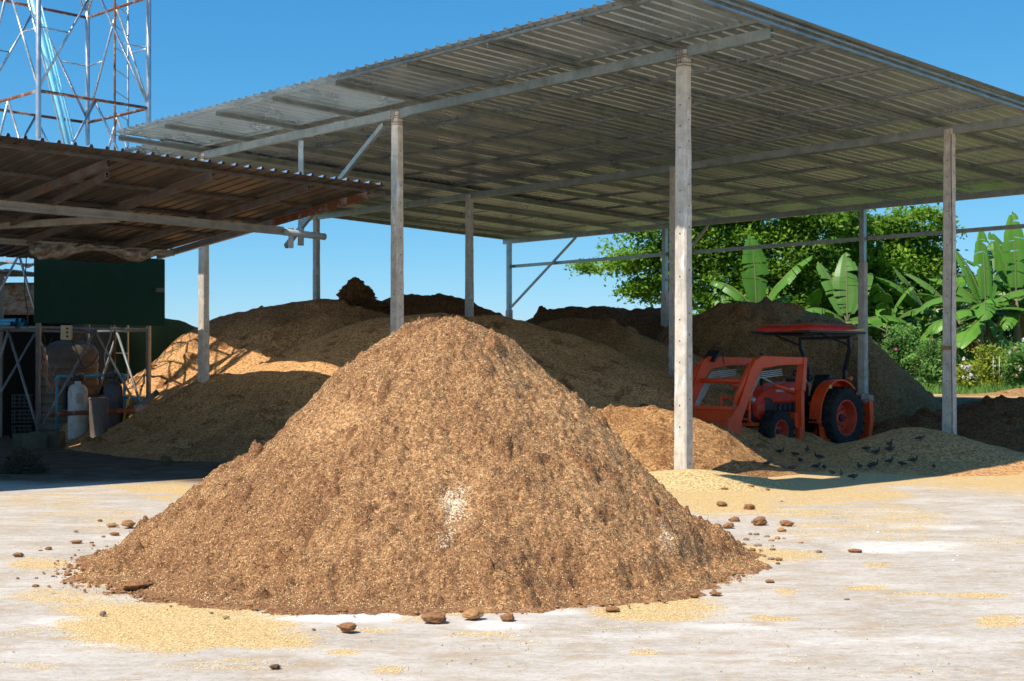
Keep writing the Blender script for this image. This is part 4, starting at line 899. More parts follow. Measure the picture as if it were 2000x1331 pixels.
o = link(bpy.data.objects.new('stone', rock_mesh('stone', 55, M['block'], .8, .2, 3))); o.scale = (.24,.2,.22); o.location = G(242,880); tag(o, 'dark stone on the ground in front of the black pan', 'stone')
m = MB(); m.box((0,0,.15), .62, .5, .34); m.box((-.5,.1,.13), .36, .45, .28); o = m.build('concrete_block', M['block'], None, bevel=.03); o.location = G(86,874)+Vector((0,.2,0)); tag(o, 'mossy concrete footing block under the left tower leg', 'block')
# litter of straw in the far left shade
def litter(px, py, w, n, lab):
    c = G(px, py); m = MB(); g = random.Random(px); r = w*c.y/F/2
    for i in range(n):
        a = g.uniform(0,6.28); d = g.random()**.7*r; h = (1-(d/r)**2)*.34*g.random(); p = c+Vector((d*math.cos(a), d*math.sin(a)*.6, h+.02)); q_ = Vector((g.gauss(0,1), g.gauss(0,1), g.gauss(0,.5))).normalized()*g.uniform(.06,.2)
        m.bar(p-q_, p+q_, .012, .010)
    o = m.build('straw_pile', M['straw'], fix=False); rebase_mesh(o, c); tag(o, lab, 'straw pile')
    k = link(bpy.data.objects.new('debris', rock_mesh('debris', 61, M['straw'], .55, .4, 3))); k.parent = o; k.scale = (r*1.3, r*.9, .42); k.location = (0, .08, -.01)
litter(45, 925, 78, 700, 'tangled pile of dark straw on the shaded ground at the left edge')
# dark store behind the tower
st = empty('storage_shed'); tag(st, 'dark cluttered store with pale plastic roof behind the tower at the left edge', 'store')
m = MB(); m.bar(Vector((-24,36.6,1.6)), Vector((-11.95,37.2,1.6)), .06, 3.2); m.build('back_wall', M['shade_sheet'], st)
m = MB(); m.bar(Vector((-17.2,32.5,1.5)), Vector((-16.6,37,1.5)), .06, 3.0); m.build('side_wall', M['shade_sheet'], st)
ribbed('roof_sheet', lambda a, b: Vector((-20+a, 32.6+b, 3.98+.03*b)), 0, 8.0, 0, 4.4, M['sheet_old'], st, seed=8)
m = MB(); n = 30
for j in range(10):
    for i in range(n): m.v.append((-20+i*.275, 32.4+j*.5, 4.06+.07*j*.5+.12*abs(math.sin(i*.9+j*.6))+.05*math.sin(i*2.3+j)))
for j in range(9):
    for i in range(n-1): q_ = j*n+i; m.f.append((q_,q_+1,q_+n+1,q_+n))
o = m.build('plastic_cover', M['plastic'], st, True); o.modifiers.new('thickness','SOLIDIFY').thickness = .004
m = MB(); n = 30
for j in range(6):
    for i in range(n): m.v.append((-20+i*.275, 36.0+.05*math.sin(i*1.7+j), 3.05+j*.17))
for j in range(5):
    for i in range(n-1): q_ = j*n+i; m.f.append((q_,q_+1,q_+n+1,q_+n))
o = m.build('plastic_wall', M['plastic'], st, True); o.modifiers.new('thickness','SOLIDIFY').thickness = .004
m = MB(); m.bar(Vector((-20,32.7,3.82)), Vector((-12.1,32.7,3.82)), .06, .14); m.build('front_beam', M['brownsteel'], st)
for x in (-19.8, -12.2): m = MB(); m.bar(Vector((x,32.75,0)), Vector((x,32.75,3.75)), .1, .1, Vector((1,0,0))); m.build('post', M['brownsteel'], st)
m = MB(); m.bar(Vector((-13.2,33.7,1.3)), Vector((-9.9,33.9,1.3)), .05, 2.6); m.build('shade_backdrop', M['shade_sheet'], st)  # added near-black sheet, stands in for the dark behind the tank
rebase(st, (-15, 34, 0))
PG = 'blue pipes stored at the left edge'
for k, (x, y) in enumerate([(24,633),(34,627),(45,627),(50,634)]):
    m = MB()
    n0 = 14; a, b = P(x,y,29.6), P(x,y,29.6)+Vector((-2.2,1.9,.02)); m.tube([a,b], .055, n0, cap=False); m.tube([b,a], .045, n0, cap=False); o = m.build('spare_pipe', M['bluepvc'], None, True, fix=False); rebase_mesh(o, a); tag(o, 'end of a blue pipe in the small stack at the left of the green board', 'pipe', PG)
m = MB(); m.bar(P(10,641,29.7), P(60,641,29.4), .9, .04); o = m.build('pipe_shelf', M['brownsteel']); rebase_mesh(o, P(30,641,29.7)); tag(o, 'narrow shelf under the stack of blue pipes', 'shelf')
def crate():
    c = P(49,790,32.2); e = empty('crate', (c.x, c.y, 0)); tag(e, 'dark lattice crate standing on others in the shaded store', 'crate')
    for z0 in (.0,.36,.72):
        m = MB()
        for sx, sy, ax in ((0,-.2,0),(0,.2,0),(-.27,0,1),(.27,0,1)):
            for k in range(4): m.box((sx,sy,z0+.03+k*.09), .55 if ax == 0 else .02, .02 if ax == 0 else .40, .03)
            for k in range(6):
                t = -.27+k*.108 if ax == 0 else -.2+k*.08; m.box((t if ax == 0 else sx, sy if ax == 0 else t, z0+.165), .025, .025, .30)
        m.build('tier', M['dark'], e)
crate()
# shade net and dark scrub beyond the left heap
nf = empty('net_fence'); tag(nf, 'dark shade net fence sloping down behind the left heap', 'fence')
m = MB(); a0, a1 = P(-300,700,41.5), P(420,700,41.5); n = 60
for i in range(n+1):
    t = i/n; x = a0.x+(a1.x-a0.x)*t; zt = np.interp(HX+x*F/41.5, [-300,0,200,312,392,420], [3.8,3.7,3.5,3.25,2.89,2.75])+.03*math.sin(i*1.3); 
    for w in (0, .33, .66, 1): m.v.append((x, 41.5+.12*math.sin(i*.8+w*2), -.02+(zt+.02)*w))
for i in range(n):
    for w in range(3): q_ = i*4+w; m.f.append((q_, q_+4, q_+5, q_+1))
o = m.build('net', M['net'], nf, True); o.modifiers.new('thickness','SOLIDIFY').thickness = .01
for i in range(0, n+1, 6): m = MB(); x = a0.x+(a1.x-a0.x)*i/n; m.tube([(x,41.7,0),(x,41.7,2.7)], .04, 8); m.build('post', M['brownsteel'], nf)
rebase(nf, (-15,41.5,0))
# ------------------------------------------------------------------ tractor
PSI = R(43); hx = Vector((-math.cos(PSI), -math.sin(PSI), 0)); ly = Vector((math.sin(PSI), -math.cos(PSI), 0))
AX = Vector((6.28, 28.44, 0)); rz = math.atan2(hx.y, hx.x)
tr = empty('tractor', AX+UP*.0, rz); tag(tr, 'orange red tractor with front loader bucket and flat canopy parked in shade', 'tractor')
# local frame: x forward, y to its left (towards the camera), z up
WBT = 2.0
def wheel(x, y, r, w, rim_r, lugs, name):
    s = 1 if y > 0 else -1; e = empty(name, (x, y, r)); e.parent = tr
    m = MB(); h = w/2
    m.lathe([(rim_r*.98,-h*.80),(r*.80,-h),(r*.93,-h*.92),(r*.965,-h*.6),(r*.97,0),(r*.965,h*.6),(r*.93,h*.92),(r*.80,h),(rim_r*.98,h*.80)], (0,0,0), 40, 'y', caps=False)
    n0 = len(m.f)
    for k in range(lugs):
        for sd in (-1, 1):
            t = 2*math.pi*(k+(.5 if sd > 0 else 0))/lugs; t2 = t+.55*2*math.pi/lugs*1.3
            a = Vector((r*.955*math.cos(t), sd*h*.98, r*.955*math.sin(t))); b = Vector((r*.955*math.cos(t2), sd*h*.06, r*.955*math.sin(t2)))
            m.bar(a, b, .045*r/.6+.012, r*.10, Vector((math.cos((t+t2)/2), 0, math.sin((t+t2)/2))))
    o = m.build('tyre', M['tyre'], e, fix=False); smooth_by_angle(o, 30)
    m = MB(); d = s*h*.80
    m.lathe([(rim_r,d*1.03),(rim_r*.93,d*1.03),(rim_r*.88,d*.75),(rim_r*.84,d*.15),(rim_r*.78,-d*.12),(rim_r*.42,-d*.08),(rim_r*.38,d*.16),(rim_r*.36,d*.18),(.02,d*.18)], (0,0,0), 32, 'y', caps=False)
    m.lathe([(rim_r*.99,-d*1.0),(rim_r*.90,-d*1.0),(rim_r*.85,-d*.2),(rim_r*.80,d*.1)], (0,0,0), 24, 'y', caps=False)
    o = m.build('rim', M['rim'], e); smooth_by_angle(o, 30)
    m = MB(); m.lathe([(rim_r*.22,d*.1),(rim_r*.22,d*.40),(rim_r*.14,d*.48),(.005,d*.48)], (0,0,0), 16, 'y'); m.build('hub', M['dark'], e)
    for k in range(6):
        t = k*math.pi/3; m = MB(); m.lathe([(.022,-d*.12),(.022,d*.06),(.004,d*.07)], (rim_r*.56*math.cos(t),0,rim_r*.56*math.sin(t)), 6, 'y'); m.build('wheel_bolt', M['dark'], e)
for y in (.60,-.60): wheel(0, y, .635, .40, .37, 20, 'rear_wheel')
for y in (.50,-.50): wheel(WBT, y, .42, .27, .225, 16, 'front_wheel')
def part(name, m, mat, bevel=.012, sm=False, parent=None): return m.build(name, M[mat], parent or tr, sm, bevel)
# chassis, engine and axles
m = MB(); m.box((1.0,0,.62), 1.9, .36, .34); m.box((.05,0,.66), .62, .46, .46); m.lathe([(.10,-.55),(.10,.55)], (0,0,.635), 12, 'y'); m.box((.55,0,.52), .5, .42, .3); part('chassis', m, 'dark')
m = MB(); m.box((WBT,0,.45), .16, .86, .14); m.box((WBT,0,.56), .3, .3, .24); m.box((2.38,0,.62), .42, .44, .30); part('front_axle', m, 'dark')
m = MB(); m.box((1.35,0,.84), 1.0, .42, .26)
for k in range(5): m.lathe([(.07,-.24),(.07,.24)], (1.05+k*.16,0,.86), 10, 'y')
part('engine', m, 'black')
# hood, nose and side panels
m = MB(); prof = [(.72,.96),(.72,1.36),(1.0,1.37),(1.6,1.32),(2.05,1.22),(2.28,1.10),(2.36,.95),(2.38,.72),(2.28,.66),(2.05,.66),(1.9,.95)]
for sgn in (1,): m.prism(prof, -.27, .27)
part('hood', m, 'red', .04)
m = MB(); m.prism([(1.62,.62),(1.90,.96),(2.06,1.06),(2.20,.96),(2.36,.94),(2.37,.70),(2.26,.62)], -.30, .30); part('nose', m, 'red', .02)
for s in (1,-1):
    m = MB(); m.prism([(1.78,.86),(1.92,1.06),(2.08,1.08),(2.14,.92),(2.08,.72),(1.92,.70)], s*.300, s*.306); part('side_grille', m, 'black', 0)
    m = MB(); m.prism([(.95,1.20),(.95,1.26),(1.75,1.22),(1.7,1.17)], s*.272, s*.277); part('hood_stripe', m, 'white', 0)
    m = MB(); m.lathe([(.005,.055),(.07,.05),(.085,0),(.085,-.05)], (2.33,s*.15,1.02), 16, 'x'); part('headlight', m, 'grey', 0, True)
m = MB()
for k in range(7): m.box((2.385,0,.72+k*.035), .014, .40, .014)
part('front_grille', m, 'black', 0)
m = MB()
for y in (-.34,.34): m.tube([(2.50,y,.55),(2.66,y,.62),(2.66,y,1.08),(2.56,y,1.14)], .026, 8)
for z in (.66,.86,1.06): m.tube([(2.66,-.34,z),(2.66,.34,z)], .022, 8)
m.box((2.5,0,.56), .25, .72, .06); part('grille_guard', m, 'orange', 0)
# dash, steering wheel, floor, seat
m = MB(); m.prism([(.52,.90),(.52,1.28),(.60,1.44),(.74,1.44),(.74,.90)], -.22, .22); part('dash', m, 'black', .03)
m = MB(); cst = Vector((.44,0,1.50)); ax = Vector((-.5,0,.86)).normalized(); u = Vector((0,1,0)); v = ax.cross(u)
m.tube([cst+(u*math.cos(t)+v*math.sin(t))*.20 for t in np.linspace(0,2*math.pi,25)], .016, 8, cap=False); m.tube([cst-ax*.28, cst], .025, 8)
for t in (0,2.1,4.2): m.tube([cst, cst+(u*math.cos(t)+v*math.sin(t))*.20], .011, 6)
part('steering_wheel', m, 'black', 0, True)
m = MB(); m.box((.46,0,.60), .62, 1.12, .05); part('floor_plate', m, 'dark')
m = MB(); m.box((.46,.52,.56), .56, .16, .05); m.box((.46,.60,.32), .34, .05, .30); m.bar((.30,.6,.2), (.62,.6,.2), .16, .04); m.bar((.30,.58,.2), (.30,.54,.56), .05, .05); m.bar((.62,.58,.2), (.62,.54,.56), .05, .05); part('step', m, 'orange', .006)
se = empty('seat', (0,0,0)); se.parent = tr
m = MB(); m.box((.02,0,1.02), .46, .46, .12); part('cushion', m, 'black', .05, True, se)
m = MB(); m.bar((-.16,0,1.06), (-.28,0,1.52), .46, .12, Vector((1,0,0)), .38, .10); part('back', m, 'black', .05, True, se)
for y in (.27,-.27): m = MB(); m.box((-.02,y,1.20), .30, .05, .05); part('armrest', m, 'black', .015, True, se)
# fenders
for s in (1,-1):
    m = MB(); n = 16; pr = []
    for k in range(n+1):
        t = R(168-k*158/n)-R(0); rr = .74+.02*math.sin(k/n*math.pi); pr.append((rr*math.cos(t), .66+rr*math.sin(t)))
    inner = [(x*.955, .66+(z-.66)*.955) for x, z in pr]
    m.prism(pr+inner[::-1], s*.36, s*.64); m.prism([(.72,.62)]+[p for p in inner if p[1] > .60][::-1]+[(-.66,.62)], s*.36, s*.385)
    m.bar((.70,s*.50,.80), (.74,s*.50,.54), .28, .03, Vector((1,0,0)))
    o = part('fender', m, 'orange', .008)
    m = MB(); m.box((.40,s*.645,1.27), .10, .006, .07); part('warning_label', m, 'yellow', 0)
    m = MB(); m.box((-.40,s*.56,1.43), .09, .12, .09); part('turn_lamp', m, 'amber', .02)
    m = MB(); m.box((-.40,s*.56,1.365), .05, .05, .06); part('lamp_base', m, 'black', .01)
    m = MB(); m.tube([(.12,s*.42,1.33),(.20,s*.42,1.42),(-.25,s*.42,1.44),(-.34,s*.42,1.34)], .017, 8); part('grab_rail', m, 'black', 0, True)
# roll bar and canopy
for s in (1,-1):
    m = MB(); m.bar((-.42,s*.44,.72), (-.42,s*.44,1.62), .075, .075, Vector((1,0,0))); m.bar((-.42,s*.44,1.60), (-.36,s*.60,2.06), .07, .07, Vector((1,0,0))); m.bar((-.36,s*.60,2.04), (-.34,s*.60,2.30), .07, .07, Vector((1,0,0))); part('roll_bar', m, 'black', .01)
    m = MB(); m.tube([(-.36,s*.60,2.12),(.60,s*.56,2.33)], .022, 8); part('canopy_stay', m, 'black', 0)
m = MB(); m.bar((-.38,-.62,2.28), (-.38,.62,2.28), .07, .06); m.bar((-.7,.5,2.34), (1.1,.5,2.34), .04, .04); m.bar((-.7,-.5,2.34), (1.1,-.5,2.34), .04, .04); part('canopy_frame', m, 'black', .006)
cp = empty('canopy'); cp.parent = tr
def canopy():
    m = MB(); n = 14; L0, L1, w = -.80, 1.28, .72
    for j in range(n+1):
        for i in range(n+1):
            u, v = i/n*2-1, j/n*2-1; e = max(abs(u)**4, abs(v)**4)
            x = (L0+L1)/2+(L1-L0)/2*u*(1-.05*abs(v)**6); y = w*v*(1-.05*abs(u)**6)
            m.v.append((x, y, 2.40+.15*(1-e)**.6+(.012 if abs(v) > .55 and abs(v) < .75 else 0)))
    for j in range(n):
        for i in range(n): q_ = j*(n+1)+i; m.f.append((q_,q_+1,q_+n+2,q_+n+1))
    o = m.build('roof_panel', M['red'], cp, True); o.modifiers.new('thickness','SOLIDIFY').thickness = .03
    m = MB()
    for s in (1,-1): m.bar((L0+.04,s*(w-.01),2.375), (L1-.04,s*(w-.01),2.375), .035, .045)
    for x in (L0+.03, L1-.03): m.bar((x,-w+.03,2.375), (x,w-.03,2.375), .035, .045)
    m.build('trim', M['black'], cp, bevel=.006)
    for s in (1,-1):
        m = MB(); m.prism([(-.70,2.405),(-.70,2.455),(-.46,2.445),(.02,2.410)], s*.702, s*.722); m.build('decal', M['yellow'], cp)
        m = MB()
        for k in range(7): m.box((-.66+k*.05, s*.725, 2.452-.004*k), .032, .006, .030)
        m.build('lettering', M['white'], cp)
canopy()
m = MB(); m.lathe([(.03,1.30),(.03,1.62),(.045,1.66),(.045,1.9),(.03,1.95)], (1.62,-.16,0), 14); part('exhaust', m, 'dark', 0, True)
# loader
YL = .62; n_before = set(bpy.data.objects)
for s in (1,-1):
    y = s*YL
    m = MB(); m.bar((.98,y,.40), (1.0,y,1.30), .15, .10, Vector((1,0,0))); m.bar((1.0,y,1.20), (.88,y,1.86), .20, .13, Vector((1,0,0)), .14, .10); m.box((1.02,s*.44,.62), .22, .36, .30); m.box((1.0,y,.36), .16, .12, .26)
    part('loader_post', m, 'orange', .01)
    arm = [(.84,1.86),(.84,1.72),(1.65,1.70),(2.24,1.64),(2.43,1.47),(3.09,.34),(3.21,.30),(3.26,.44),(2.64,1.62),(2.48,1.80),(2.26,1.88)]
    m = MB(); m.prism(arm, y-.05, y+.05); part('loader_arm', m, 'orange', .012)
    m = MB(); m.lathe([(.055,-.053),(.055,.053)], (2.99,y,.64), 16, 'y'); m.lathe([(.055,-.053),(.055,.053)], (1.0,y,.36), 16, 'y'); part('pivot_hole', m, 'dark', 0)
    lc = empty('lift_cylinder'); lc.parent = tr
    m = MB(); m.tube([(1.06,y-s*.09,1.16),(1.70,y-s*.09,1.32)], .042, 12); m.build('barrel', M['orange'], lc, True)
    m = MB(); m.tube([(1.70,y-s*.09,1.32),(2.06,y-s*.09,1.46)], .022, 10); m.build('rod', M['grey'], lc, True)
    bc = empty('bucket_cylinder'); bc.parent = tr
    m = MB(); m.tube([(2.62,y,1.72),(3.06,y,.98)], .045, 12); m.build('barrel', M['orange'], bc, True)
    m = MB(); m.tube([(3.06,y,.98),(3.26,y,.62)], .022, 10); m.build('rod', M['grey'], bc, True)
    m = MB()
    for k in range(4):
        o_ = s*(-.035+k*.02); yy = y-s*.06
        m.tube([(1.50,yy+o_*.2,1.62-.035*k),(2.28-.02*k,yy,1.56-.035*k),(2.60-.03*k,yy,1.20-.03*k),(2.86-.03*k,yy,.80)], .010, 6)
    part('hydraulic_lines', m, 'white', 0, True)
    m = MB(); m.prism([(.90,1.42),(.96,1.42),(.95,1.66),(.90,1.66)], y+s*.066, y+s*.070); part('sticker', m, 'black', 0)
    m = MB(); m.prism([(.87,1.38),(.97,1.38),(.97,1.42),(.87,1.42)], y+s*.067, y+s*.071); part('sticker', m, 'white', 0)
m = MB(); m.tube([(2.54,-YL,1.40),(2.54,YL,1.40)], .05, 12); part('cross_tube', m, 'orange', 0, True)
m = MB(); m.bar((2.30,-.62,1.78), (2.10,-.62,1.98), .05, .30, Vector((0,1,0))); m.tube([(1.95,-.50,1.72),(2.05,-.50,2.05),(2.3,-.50,2.05)], .012, 6); part('mirror', m, 'black', .01)
bk = empty('bucket'); bk.parent = tr
def bucket():
    W_ = .86; back = [(3.00,.92),(2.98,.62),(3.00,.36),(3.10,.20),(3.30,.12),(3.62,.06)]
    m = MB(); n = len(back); t = .02
    outer = back; inner = [(3.04,.92),(3.02,.63),(3.04,.39),(3.125,.24),(3.31,.15),(3.62,.085)]
    m.prism(outer+inner[::-1], -W_, W_); m.build('shell', M['orange'], bk)
    for s in (1,-1):
        m = MB(); m.prism([(3.0,.90),(2.98,.62),(3.0,.36),(3.10,.20),(3.30,.12),(3.62,.06),(3.60,.16),(3.34,.70),(3.12,.92)], s*(W_-.005), s*(W_+.02)); m.build('side_plate', M['orange'], bk, bevel=.004)
        m = MB(); m.prism([(3.40,.10),(3.64,.05),(3.62,.13),(3.46,.24)], s*(W_+.018), s*(W_+.026)); m.build('worn_edge', M['grey'], bk)
    m = MB(); m.bar((3.03,-W_,.90), (3.03,W_,.90), .08, .07); m.build('top_rail', M['orange'], bk, bevel=.01)
    m = MB()
    for k in range(8):
        y = -W_+.08+k*(2*W_-.16)/7; m.bar((3.60,y,.075), (3.80,y,.05), .06, .03, UP, .03, .012)
    m.build('teeth', M['grey'], bk)
    m = MB()
    for k in range(7):
        y = -W_+.12+k*(2*W_-.24)/6; m.prism([(2.98,.92),(2.90,.80),(2.90,.44),(2.99,.36)], y-.012, y+.012)
    m.bar((2.92,-W_+.1,.80), (2.92,W_-.1,.80), .05, .05); m.bar((2.92,-W_+.1,.46), (2.92,W_-.1,.46), .05, .05)
    m.build('back_ribs', M['orange'], bk, bevel=.004)
bucket()
for o in set(bpy.data.objects)-n_before:      # the loader frame sits just behind the front wheels
    if o.parent == tr: o.location.x += .42+(.20 if o.name.startswith('bucket') and 'cylinder' not in o.name else 0)
# hitch and rear blade
m = MB()
for y in (-.32,.32): m.bar((-.25,y,.45), (-1.0,y,.42), .05, .08); m.bar((-.45,y,1.0), (-.75,y,.45), .04, .04)
m.bar((-.3,0,1.0), (-1.0,0,.85), .05, .05); part('hitch', m, 'dark', .006)
m = MB(); m.prism([(-1.02,.14),(-1.10,.55),(-1.06,.98),(-1.20,1.0),(-1.24,.55),(-1.12,.14)], -.85, .62); m.bar((-1.0,0,.42), (-1.0,0,.98), .5, .05, Vector((1,0,0))); part('rear_blade', m, 'orange', .01)
sk_ = link(bpy.data.objects.new('feed_sack', rock_mesh('feed_sack', 77, M['sackcloth'], .6, .35, 4))); sk_.scale = (.36,.34,.36); sk_.location = AX+hx*-1.13+ly*.45+UP*.90; tag(sk_, 'grey white sack slung over the rear blade of the tractor', 'sack')

# ------------------------------------------------------------------ pigeons
def pigeon_mesh(seed, down):
    g = random.Random(seed); hd = (.11,.15) if not down else (.15,.02)
    sp = [(-.185,0,.085),(-.13,0,.095),(-.085,0,.105),(-.03,0,.115),(.03,0,.118),(.075,0,.12),(.100,0,.135),(.085+hd[0]*.25,0,.13+hd[1]*.45),(.07+hd[0]*.42,0,.14+hd[1]*.62),(.075+hd[0]*.52,0,.145+hd[1]*.66),(.085+hd[0]*.62,0,.142+hd[1]*.66)]
    rd = [.012,.020,.038,.056,.060,.050,.038,.026,.024,.018,.006]
    m = MB(); m.tube(sp, rd, 12, True, 1.0)
    for s in (1,-1): m.bar((-.13,s*.045,.115), (.05,s*.055,.125), .016, .06, UP, .02, .075)
    m.tube([(sp[-2][0]+.012,0,sp[-2][2]-.004),(sp[-2][0]+.036,0,sp[-2][2]-.012)], [.007,.002], 6)
    return m
def pigeons():
    n = NT('pigeon_feathers'); f = n.noise(9, 2, .5, n.co()); n.set(n.ramp(f, (.40, (.05,.047,.045)), (.55, (.085,.082,.08)), (.66, (.14,.135,.13))), .7, 0, .2); mt = n.m
    legm = mat2('pigeon_leg', (.35,.08,.06), (.3,.07,.05), 9, .6)
    pro = []
    for k in range(4):
        me = pigeon_mesh(k, k % 2); o = me.build('pigeon', mt, None, True); mm = MB()
        for s in (1,-1): mm.tube([(.01,s*.022,.07),(.015,s*.022,.012)], .005, 6); mm.tube([(-.01,s*.022,.006),(.045,s*.022,.006)], .005, 6)
        l = mm.build('legs', legm, o); pro.append(o)
    spots = [(1524,887),(1552,892),(1599,898),(1563,905),(1499,911),(1548,920),(1594,917),(1610,919),(1679,918),(1699,917),(1707,914),(1625,930),(1643,932),(1666,938),(1738,874),(1738,883),(1711,889),(1692,882),(1737,907),(1762,912),(1784,905),(1824,917),(1576,884),(1796,862)]
    hb_ = [(1552,'standing tall nearest the front wheel of the tractor')]
    dg = bpy.context.evaluated_depsgraph_get()
    for i, (x, y) in enumerate(spots):
        o = pro[i] if i < 4 else copy_tree(pro[i%4])
        d = P(x, y, 10)-Vector((0,0,HC)); hit = S.ray_cast(dg, Vector((0,0,HC)), d.normalized())
        o.location = hit[1] if hit[0] and hit[1].y > 15 else G(x, y, .1); o.rotation_euler = (0,0,random.uniform(0,6.28)); s = random.uniform(.44,.54); o.scale = (s,s,s)
        tag(o, 'dark grey pigeon feeding on the shaded husk beside the tractor', 'pigeon', 'pigeons on the shaded husk')
bpy.context.view_layer.update()
pigeons()
# ------------------------------------------------------------------ vegetation
def leaf_mesh(name, cents, nrm, size, mat, parent=None, asp=.5, tint=None):
    """leaves as bent diamonds, four faces each"""
    n = len(cents); d = rng.normal(size=(n,3)); d[:,2] = d[:,2]*.6-.25; d /= np.linalg.norm(d, axis=1)[:,None]
    s = np.cross(d, nrm); s /= np.linalg.norm(s, axis=1)[:,None]+1e-9; u = np.cross(s, d); L = size*(.45+1.1*rng.random((n,1))**1.5)
    a = cents-d*L*.5; b = cents+d*L*.5-u*L*.10; p = cents+s*L*asp*.5+u*L*.10; q = cents-s*L*asp*.5+u*L*.10
    V = np.stack([a,p,b,q],1).reshape(-1,3); o = np.arange(n)[:,None,None]*4; Ft = (np.array([[0,1,2],[0,2,3]])[None]+o).reshape(-1,3)
    me = bpy.data.meshes.new(name); me.vertices.add(len(V)); me.vertices.foreach_set('co', V.astype(np.float32).ravel()); me.loops.add(Ft.size); me.loops.foreach_set('vertex_index', Ft.astype(np.int32).ravel())
    me.polygons.add(len(Ft)); me.polygons.foreach_set('loop_start', np.arange(0, Ft.size, 3, dtype=np.int32)); me.update(calc_edges=True)
    t = (tint if tint is not None else rng.random(n)); at = me.attributes.new('tint', 'FLOAT', 'POINT'); at.data.foreach_set('value', np.repeat(t, 4).astype(np.float32))
    me.materials.append(mat); ob = link(bpy.data.objects.new(name, me))
    if parent: ob.parent = parent
    return ob
def crown_points(blobs, n, seed, spread=.42, clumps=26):
    """leaf clumps set on the outer part of several ellipsoids"""
    g = np.random.default_rng(seed); out = []; vol = np.array([b[3]*b[4] for b in blobs]); vol = vol/vol.sum()
    for (x, y, z, rx, rz), f in zip(blobs, vol):
        k = max(4, int(clumps*f*len(blobs))); d = g.normal(size=(k,3)); d /= np.linalg.norm(d, axis=1)[:,None]; r = .55+.5*g.random((k,1))
        c = np.array([x,y,z])+d*r*np.array([rx,rx*.8,rz]); per = max(8, int(n*f/k))
        for q in c:
            e = g.normal(size=(per,3))*np.array([spread,spread,spread*.42])*(.6+.8*g.random()); e[:,2] -= .18*np.abs(e[:,0])
            out.append(q+e)
    return np.concatenate(out)
def nrm_up(n, k=.9):
    v = rng.normal(size=(n,3))*.55; v += np.array([-.45,-.55,1.0])[None]*k; return v/np.linalg.norm(v, axis=1)[:,None]
def tree(name, base, limbs, blobs, n, size, mat, label, seed, spread=.45, clumps=30, group=None, cat='tree', trunk_r=.25):
    e = empty(name, base); tag(e, label, cat, group); b = Vector(base); m = MB()
    for pts, r0, r1 in limbs: m.tube([Vector(p)-b for p in pts], list(np.linspace(r0, r1, len(pts))), 9)
    if limbs: m.build('trunk', M['bark'], e, True)
    c = crown_points([(x-b.x,y-b.y,z-b.z,rx,rz) for x,y,z,rx,rz in blobs], n, seed, spread, clumps); tint = np.clip(fbm(c[:,0]+seed, c[:,2]*1.3+c[:,1], 1.6, 3, seed)*1.1+.25*rng.random(len(c))+.05, 0, 1)
    leaf_mesh('crown', c, nrm_up(len(c)), size, mat, e, .55, tint); return e
def px(x, y, Y): return tuple(P(x,y,Y))
YT = 56
def blob(x, y, Y, rx, ry): p = P(x,y,Y); return (p.x, p.y, p.z, rx*Y/F, ry*Y/F)
GT = 'trees beyond the shed'
tree('broadleaf_tree', (P(1460,700,YT).x, YT, .8), [([P(1462,740,YT),P(1465,620,YT),P(1440,540,YT)],.26,.15),([P(1465,620,YT),P(1540,530,YT),P(1640,470,YT)],.16,.05),([P(1440,540,YT),P(1340,500,YT),P(1230,520,YT),P(1160,525,YT)],.13,.03),([P(1440,540,YT),P(1420,450,YT),P(1430,380,YT)],.14,.05),([P(1340,500,YT),P(1280,560,YT),P(1240,575,YT)],.07,.02),([P(1400,500,YT),P(1330,440,YT),P(1250,430,YT)],.08,.03)],
  [blob(1180,520,YT,52,13),blob(1240,500,YT,62,26),blob(1290,555,YT,60,30),blob(1230,560,YT,40,14),blob(1330,500,YT,70,45),blob(1400,560,YT,80,45),blob(1430,480,YT,90,60),blob(1520,430,YT,90,50),blob(1620,420,YT,90,45),blob(1540,510,YT,100,60),blob(1390,410,YT,90,50),blob(1300,450,YT,70,25),blob(1480,600,YT,110,40)], 60000, .195, M['leaf'], 'big spreading bright green tree whose branches reach left beside the tall lit post', 1, .36, 42, GT)
tree('broadleaf_tree', (P(1720,700,YT).x, YT+2, .8), [([P(1725,740,YT+2),P(1720,600,YT+2),P(1735,470,YT+2)],.24,.10),([P(1720,600,YT+2),P(1660,520,YT+2)],.1,.04),([P(1722,560,YT+2),P(1790,480,YT+2)],.1,.04)],
  [blob(1700,470,YT+2,80,55),blob(1780,440,YT+2,70,40),blob(1750,540,YT+2,85,60),blob(1660,560,YT+2,70,60),blob(1820,560,YT+2,55,60),blob(1800,500,YT+2,50,30),blob(1730,620,YT+2,90,40),blob(1810,640,YT+2,60,30)], 42000, .20, M['leaf'], 'leafy tree between the banana plants right of the tractor canopy', 2, .36, 40, GT)
tree('dark_tree', (P(1600,700,64).x, 64, .8), [([P(1600,740,64),P(1600,500,64)],.25,.1)], [blob(1560,560,64,120,80),blob(1660,600,64,110,80),blob(1480,600,64,90,60),blob(1760,650,64,120,50),blob(1880,600,64,110,70),blob(1960,640,64,110,60),blob(1880,690,64,120,40),blob(2040,560,64,90,80)], 40000, .26, M['leaf_dark'], 'dark mass of trees deep behind the banana plants', 3, .5, 34, GT)
